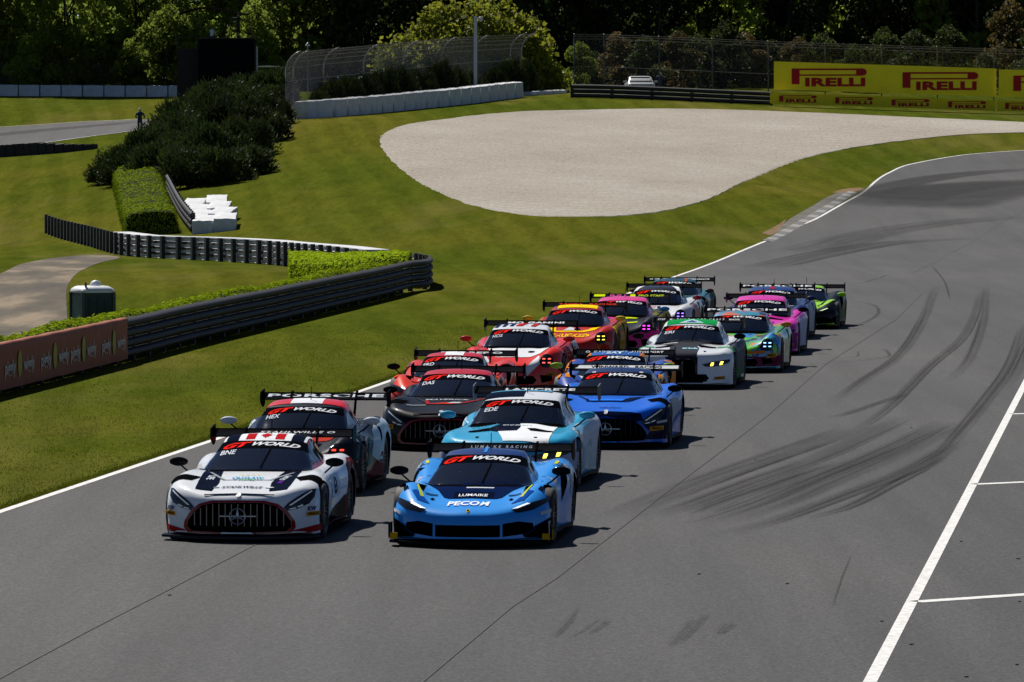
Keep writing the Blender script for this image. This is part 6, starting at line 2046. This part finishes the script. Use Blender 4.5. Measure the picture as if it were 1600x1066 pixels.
def car_blue_right():
    c = Car('race_car', 'royal blue race car with a navy roof and a pale wing panel', 'longnose', P2(1.46, 89.0), 5.4,
            dict(body='#0f66dc', roof='#0f2a5c', grille='#1440a8', bars=(.02, .02, .025), vent='#0b1a3a'))
    nv = flat('#0b1634')
    c.patch('front', [(.0, .60), (.55, .57), (.60, .46), (.5, .44), (.0, .53)], nv, name='nose_panel', both=True, off=.003)
    c.patch('front', [(.60, .15), (1.0, .15), (1.0, .62), (.93, .66), (.60, .38), (.70, .28)], nv, name='bumper_panel', both=True, off=.003)
    c.patch('top', [(-.36, 1.12), (-.33, .98), (.20, .98), (.24, 1.12)], '#2a78f0', name='hood_scoop', off=.010)
    c.patch('top', [(-.42, 1.2), (-.38, .95), (.24, .94), (.36, 1.05), (.5, 1.4), (.3, 1.3), (.22, 1.13), (-.36, 1.14)], nv, name='hood_panel', off=.008)
    c.patch('top', oval(.0, .2, .035, .05), '#b9bec6', name='badge', g=.03, off=.006)
    c.text('GRUPPO', 'top', (.05, .40), .06, '#0a1c50', fit=.34, off=.006)
    c.patch('front', [(.80, .40), (.95, .42), (.95, .46), (.80, .44)], '#b5bac6', name='sponsor_tag', both=True, off=.007)
    c.tyre_tag(.80, .32, .21, .07)
    c.patch('side', [(1.45, .2), (1.6, .6), (2.2, .72), (3.1, .7), (3.2, .4), (2.4, .16)], '#a9b2bd', name='side_panel', both=True)
    c.patch('side', [(1.5, .22), (3.2, .5), (3.22, .42), (1.5, .14)], '#2d66b8', name='side_flash', both=True, off=.007)
    c.patch('side', [(3.4, .82), (3.7, .88), (4.5, .84), (4.5, .6), (3.9, .8)], '#14161c', name='side_flash', both=True)
    c.patch('top', rect(-.42, -.36, 2.62, 2.7), '#c8ced6', name='roof_light', both=True, g=.03)
    c.wing.material_slots[0].link = 'OBJECT'
    c.patch('top', [(-.86, 4.50), (.88, 4.50), (.88, 4.68), (-.80, 4.68)], '#c6cace', name='wing_panel', wing=True, off=.004)
    c.text('WINWARD   RACING', 'top', (0, 4.59), .13, '#1a1c22', wing=True, fit=1.2, off=.007, bold=.03)

def car_red_white_stripe():
    c = Car('race_car', 'orange red race car with a white roof stripe, half hidden beside the white line', 'midengine', P2(-1.25, 98.4), 5.6,
            dict(body='#e03a1a', roof='#c8202a', code='FRD', lamp=(.7, .8, .9), lampe=.4))
    c.patch('top', rect(-.16, .18, 2.24, 3.0), '#dfe3e8', name='roof_stripe')
    c.text('FINALTIA', 'top', (-.25, .95), .10, '#e2d6d2', fit=.5)
    c.patch('front', [(.60, .15), (1.0, .15), (1.0, .34), (.70, .30)], '#c98a12', name='bumper_panel', both=True, off=.006)
    c.patch('top', [(.86, .95), (.98, .98), (.96, 1.25), (.85, 1.2)], '#e0552a', name='fender_patch', both=True)
    c.wingtext('FINAREF O', '#c2c6cc', fit=1.15, ctr=.1, bold=.05)

def car_red_white_rear():
    c = Car('race_car', 'white race car with red fenders, red mirrors and a striped roof', 'rearengine', P2(-.05, 108.8), 5.8,
            dict(body='#e02c1c', roof='#dde1e8', code='HCG', lamp='#ff5a48', lampe=1.2, mirror='#c4281c', hoodvent=False, endplate='#23262c'))
    wh, red, nv = flat('#dde1e7'), flat('#b3272a'), flat('#1a2a55')
    c.patch('top', [(-.56, 1.32), (-.48, .80), (-.2, .62), (.35, .62), (.56, .84), (.66, 1.24), (.66, 1.45), (0, 1.28)], wh, name='hood_panel')
    c.patch('top', [(-.1, 2.2), (.04, 2.2), (.22, 2.9), (.08, 2.9)], red, name='roof_stripe', off=.006)
    c.patch('top', [(.2, 2.2), (.3, 2.2), (.45, 2.9), (.35, 2.9)], red, name='roof_stripe', off=.006)
    for i in range(3): c.patch('top', [(-.52 + i * .15, 2.2), (-.45 + i * .15, 2.2), (-.40 + i * .15, 2.5), (-.48 + i * .15, 2.5)], nv, name='roof_stripe', off=.006)
    c.patch('top', oval(.34, .98, .07, .06), BLACK, name='hood_hole', off=.008)
    c.patch('front', [(.34, .30), (.66, .62), (.56, .56), (.55, .70), (.30, .46)], wh, name='fender_panel', off=.003, both=True)
    c.text('TRENT MEDICAL', 'top', (-.1, .62), .06, '#e2e4e8', fit=.6)
    c.tyre_tag(.78, .32, .16, .06)
    c.patch('side', [(1.45, .2), (1.5, .78), (2.6, .8), (3.0, .5), (3.0, .15)], '#8a2226', name='side_panel', both=True)
    c.patch('side', [(3.0, .80), (3.4, .92), (4.2, .88), (4.1, .6)], '#b9c0c9', name='side_panel', both=True)
    c.wingtext('MO GANINI', '#d5d9df', fit=1.15, ctr=.1, bold=.05)

def car_blue_orange():
    c = Car('race_car', 'blue and orange race car with VERTIV on its roof, behind the royal blue car', 'midengine', P2(1.62, 98.8), 5.6,
            dict(body='#2a4aa0', roof='#1a56a8', mirror='#84b82a', lamp=(.7, .8, .9), lampe=.4))
    og = flat('#d8822a')
    c.text('VERTIV', 'top', (0, 2.36), .16, '#b4cbe4', fit=.62, bold=.05, off=.008)
    c.patch('top', [(.70, .80), (.80, .82), (.80, 1.4), (.70, 1.35)], og, name='fender_stripe', both=True)
    c.patch('top', [(.88, .90), (1.0, .9), (1.0, 1.4), (.86, 1.4)], og, name='fender_stripe', both=True)
    c.patch('top', [(-.6, 1.34), (-.5, 1.0), (.5, 1.0), (.6, 1.34)], '#b9c6d6', name='hood_panel')
    c.patch('side', [(2.4, .5), (2.9, .85), (3.6, .92), (4.3, .86), (4.3, .4)], og, name='side_panel', both=True)
    c.patch('side', [(1.5, .2), (1.6, .68), (2.6, .7), (2.6, .2)], '#a9b8cc', name='side_panel', both=True)
    c.patch('top', [(.44, 2.25), (.52, 2.32), (.54, 2.8), (.48, 2.9)], '#c8763a', name='roof_edge', both=True, off=.006)
    c.wingtext('O  GAINBRIDGE  AUTOSPORT', '#c2c6cc', fit=1.45, bold=.03)

def car_white_green():
    c = Car('race_car', 'white and grey race car with a green roof and yellow headlights', 'coupe', P2(3.28, 109.6), 6.0,
            dict(body='#dfe3e8', roof='#dfe3e8', code='ERI', lamp='#ffe04a', lampe=2.2, endplate='#5a6058'))
    gr, gn, bk = flat('#3c3e44'), flat('#179048'), flat('#1a1b1e')
    c.patch('top', rect(-.5, .5, 2.52, 3.35), gn, name='roof_panel')
    c.patch('top', [(-.25, 2.56), (.25, 2.56), (.0, 2.92)], '#a9c8d6', name='roof_triangle', off=.006)
    c.patch('top', [(-.11, 2.6), (.11, 2.6), (.0, 2.78)], '#28507a', name='roof_triangle', off=.008)
    c.patch('top', [(-.62, 1.85), (-.45, 1.4), (-.3, .95), (-.29, .05), (.28, .05), (.29, .7), (.22, 1.0), (.30, 1.3), (.5, 1.85)], gr, name='hood_panel')
    c.text('trick', 'top', (.12, .62), .14, '#9fd0e0', fit=.34, bold=.05, off=.008)
    c.patch('top', [(-.55, 1.62), (-.2, 1.45), (-.2, 1.55), (-.5, 1.75)], '#c4c8ce', name='hood_flash', off=.007)
    c.patch('top', [(.62, .95), (.96, .90), (.99, 1.06), (.64, 1.12)], gn, name='fender_stripe', both=True)
    c.tyre_tag(.72, .215, .20, .06)
    c.patch('front', [(-.34, .64), (.30, .64), (.30, .14), (-.34, .14)], bk, name='nose_panel', off=.002)
    c.patch('side', [(1.4, .12), (1.45, .82), (3.2, .84), (3.9, .92), (4.4, .86), (4.3, .2)], '#5a606b', name='side_panel', both=True)
    c.patch('side', [(1.9, .12), (2.1, .3), (2.9, .34), (3.2, .5), (3.2, .12)], '#2f6f4a', name='sill_panel', both=True, off=.007)
    c.wingtext('STEP    M E T H O D   R A C E   C R A F T    MAGIK', '#c2c6cc', fit=1.7, bold=.03)

def car_yellow_red():
    c = Car('race_car', 'red race car with a yellow roof and yellow hood script', 'rearengine', P2(1.18, 120.8), 5.8,
            dict(body='#c0281c', roof='#9c2230', lamp='#ffe04a', lampe=1.2, mirror='#d8b422', hoodvent=False))
    ye = flat('#f4cc10')
    c.patch('top', rect(-.42, .46, 2.16, 3.0), ye, name='roof_panel', off=.005)
    c.patch('top', [(-.58, 1.20), (-.50, .92), (-.40, .84), (.30, .84), (.52, .98), (.62, 1.28), (.45, 1.24), (.36, 1.02), (.22, .93), (-.34, .93), (-.36, 1.2)], ye, name='hood_line', off=.006)
    c.patch('top', [(-.18, .96), (.06, .96), (.04, 1.15), (-.06, 1.2)], '#c9d2da', name='hood_flash', off=.007)
    c.patch('top', [(.06, .98), (.2, .98), (.16, 1.12), (.08, 1.12)], '#1b2a3a', name='hood_flash', off=.008)
    c.text("CHUCKEE's", 'top', (.0, .55), .22, '#f4cc10', fit=.86, bold=.04, shear=.1)
    c.patch('side', [(1.4, .2), (1.5, .8), (2.6, .82), (3.4, .94), (4.2, .9), (4.2, .3)], '#a8862c', name='side_panel', both=True)
    c.patch('side', [(1.9, .2), (2.1, .7), (2.5, .7), (2.4, .2)], '#6a3a34', name='side_flash', both=True, off=.007)
    c.patch('top', [(.90, .9), (1.0, .9), (1.0, 1.4), (.90, 1.4)], ye, name='fender_patch', both=True)
    c.wingtext('TAMPA   RACING', '#c23a26', fit=1.3, bold=.05, ctr=.05)

def car_rainbow():
    c = Car('race_car', 'race car splashed with green, blue and orange paint under pale wing letters', 'rearengine', P2(4.55, 117.0), 6.2,
            dict(body='#3a9a3c', lamp='#8fc4ff', lampe=1.6, mirror='#c8782a', endplate='#6a6a66', hoodvent=False,
                 paintmat=blotch_paint(['#4fb82a', '#2098cc', '#102a60', '#5cc82a', '#1f86d0', '#0f1c3a', '#3fae58', '#e07020'], 7.0, 1.3),
                 roofmat=blotch_paint(['#14264e', '#2a86b4', '#16264a', '#2f8fb0', '#d0682a'], 5.0, .4)))
    c.patch('front', [(.0, .12), (.98, .14), (1.0, .36), (.5, .34), (.0, .38)], '#6a163a', name='bumper_panel', both=True, off=.003)
    c.patch('front', [(.30, .40), (.66, .41), (.66, .47), (.30, .46)], '#c8702a', name='sponsor_tag', both=True, off=.006)
    c.tyre_tag(.78, .36, .19, .09)
    c.wingtext('PORSCHE', '#d3d8de', fit=1.74, bold=.03, hh=.13)

def car_pink_black():
    c = Car('race_car', 'pink and black race car with lime accents and glowing magenta lamps', 'rearengine', P2(2.3, 127.3), 5.8,
            dict(body='#16181a', roof='#e04090', lamp='#f03ae0', lampe=2.0, mirror='#3a8ac0', hoodvent=False, wing='#191a20'))
    li, pk = flat('#c8de10'), flat('#d83a92')
    c.patch('front', [(.30, .40), (.60, .50), (.98, .52), (1.0, .14), (.4, .14)], pk, name='bumper_panel', both=True, off=.003)
    c.patch('top', [(-.60, 1.3), (-.50, 1.16), (.2, 1.05), (.2, 1.1)], pk, name='hood_line', off=.006)
    c.patch('top', [(-.05, 1.22), (.45, 1.2), (.4, 1.1), (.2, 1.1), (.12, .9), (.04, .9), (.06, 1.1)], li, name='hood_flash', off=.007)
    c.patch('top', [(.2, .72), (.46, .74), (.46, .84), (.2, .82)], li, name='hood_flash', off=.007)
    c.patch('side', [(1.4, .2), (1.5, .8), (3.4, .94), (4.2, .9), (4.2, .3)], '#7a7a2a', name='side_panel', both=True)
    c.patch('top', [(-.86, 4.34), (-.60, 4.34), (-.60, 4.52), (-.86, 4.52)], li, name='wing_patch', wing=True)
    c.patch('top', [(.0, 4.34), (.12, 4.34), (.12, 4.52), (.0, 4.52)], li, name='wing_patch', wing=True)
    c.text('RS1', 'top', (-.3, 4.42), .15, '#c8559a', wing=True, fit=.4, off=.007)
    c.text('PRO STAFF', 'top', (.5, 4.42), .15, '#b4c81e', wing=True, fit=.6, off=.007)

def car_magenta():
    c = Car('race_car', 'bright magenta race car with a magenta roof and a yellow headlight', 'coupe', P2(5.36, 126.2), 6.2,
            dict(body='#e02ab0', roof='#d83aa8', code='STR', lamp='#ffe04a', lampe=2.2, endplate='#6a6660'))
    c.patch('top', [(-.62, 1.9), (-.3, 1.2), (.05, 1.1), (.2, 1.5), (.3, 1.8)], '#cdbfe0', name='hood_flash')
    c.patch('side', [(1.4, .12), (1.45, .6), (2.6, .72), (3.6, .74), (3.7, .12)], '#b4bcd4', name='side_panel', both=True)
    c.patch('front', [(.46, .14), (1.0, .14), (1.0, .5), (.7, .5), (.5, .4)], '#8a2a7c', name='bumper_panel', both=True, off=.003)
    c.tyre_tag(.80, .22, .18, .06)

def car_white_purple():
    c = Car('race_car', 'white race car with black roof edge, red mirrors and purple lamps', 'rearengine', P2(3.32, 136.0), 5.8,
            dict(body='#d6dae0', roof='#16181d', lamp='#8a6aff', lampe=2.0, mirror='#9c2430', hoodvent=False))
    c.patch('top', [(-.56, 2.1), (-.50, 2.1), (-.3, 2.6), (-.5, 2.6)], '#dfe3e8', name='roof_edge', both=True, off=.005)
    c.patch('side', [(1.6, .86), (2.0, 1.06), (2.3, 1.17), (2.3, 1.2), (1.95, 1.09), (1.56, .9)], '#dfe3e8', name='pillar_stripe', both=True, off=.007)
    c.patch('top', [(-.2, 1.15), (.05, 1.15), (.0, .95), (-.3, .95)], '#c09aa8', name='hood_flash')
    c.patch('top', oval(.12, 1.05, .05, .08), '#2a2024', name='hood_hole', off=.007)
    c.patch('side', [(1.4, .2), (1.5, .8), (2.6, .82), (3.2, .5), (3.0, .15)], '#a8868c', name='side_panel', both=True)
    c.wingtext('PRO STAFF', '#30343c', fit=1.0)

def car_navy():
    c = Car('race_car', 'navy blue race car with white sides and pale wing letters, behind the magenta car', 'rearengine', P2(6.05, 135.6), 6.4,
            dict(body='#1c2f66', roof='#1f3a78', lamp=(.7, .8, .95), lampe=.6, mirror='#18264e', hoodvent=False))
    c.patch('side', [(1.4, .15), (1.5, .74), (2.6, .78), (3.3, .88), (4.2, .84), (4.2, .2)], '#b4becb', name='side_panel', both=True)
    c.patch('front', [(.6, .2), (.98, .22), (.98, .4), (.7, .36)], '#c08a2a', name='sponsor_tag', both=True, off=.005)
    c.patch('top', [(-.06, 2.12), (.08, 2.12), (.05, 2.4), (-.03, 2.4)], '#a02a3a', name='roof_flash')
    c.patch('top', [(.2, 1.2), (.6, 1.3), (.62, 1.42), (.2, 1.3)], '#c4ccd8', name='hood_flash')
    c.wingtext('PORSCHE', '#cfd4da', fit=1.74, bold=.03, hh=.13)

def car_teal():
    c = Car('race_car', 'dusty teal race car, last in the left hand line', 'longnose', P2(3.92, 144.4), 6.0,
            dict(body='#2a6a74', roof='#1f4a58', grille='#1f4a58', bars=(.03, .03, .03), mirror='#4a2a2a'))
    c.patch('side', [(2.5, .3), (3.0, .8), (4.0, .86), (4.4, .5)], '#4a5a50', name='side_panel', both=True)
    c.patch('side', [(3.2, .16), (3.4, .3), (4.2, .3), (4.2, .16)], '#8a4a38', name='side_flash', both=True, off=.007)
    c.patch('top', rect(.28, .34, 2.6, 3.1), '#b85a3a', name='roof_stripe', off=.006)
    c.wingtext('O CRAFTSMAN PERFORMANCE', '#c2ccd2', fit=1.6, bold=.04)

def car_lime():
    c = Car('race_car', 'black race car with lime green roof, hood and mirrors, last on the right', 'midengine', P2(7.18, 142.6), 6.6,
            dict(body='#10140e', coat=.3, roof='#8cc818', mirror='#90cc1c', lamp=(.75, .9, .5), lampe=.5))
    li = paint('#96d41c')
    c.patch('top', rect(-.15, .18, 2.25, 3.1), '#d3dad2', name='roof_stripe', off=.005)
    c.patch('top', [(-.72, 1.36), (-.6, .6), (-.2, .25), (.3, .25), (.74, .72), (.9, 1.1), (.72, 1.40)], li, name='hood_panel')
    c.patch('top', [(-.1, 1.34), (-.02, .55), (.22, .6), (.25, 1.34)], '#d3dad2', name='hood_stripe', off=.006)
    c.patch('top', [(.45, .7), (.6, .8), (.72, 1.2), (.6, 1.1)], '#1c2416', name='hood_flash', off=.007)
    c.patch('front', [(.0, .13), (.9, .16), (.9, .12), (.0, .1)], li, name='bumper_stripe', both=True, off=.006)
    c.patch('side', [(1.6, .3), (1.8, .66), (2.6, .5), (3.1, .4), (3.1, .2)], '#6a7a52', name='side_panel', both=True)
    c.patch('side', [(3.1, .84), (3.5, .92), (4.3, .86), (4.2, .7)], '#5c7a2a', name='side_panel', both=True)

CARS = [car_white_flag, car_blue_front, car_red_white_roof_dark, car_white_cyan, car_black_red, car_blue_right, car_red_white_stripe,
        car_red_white_rear, car_blue_orange, car_white_green, car_yellow_red, car_rainbow, car_pink_black, car_magenta, car_white_purple,
        car_navy, car_teal, car_lime]
for fn in CARS:
    fn()
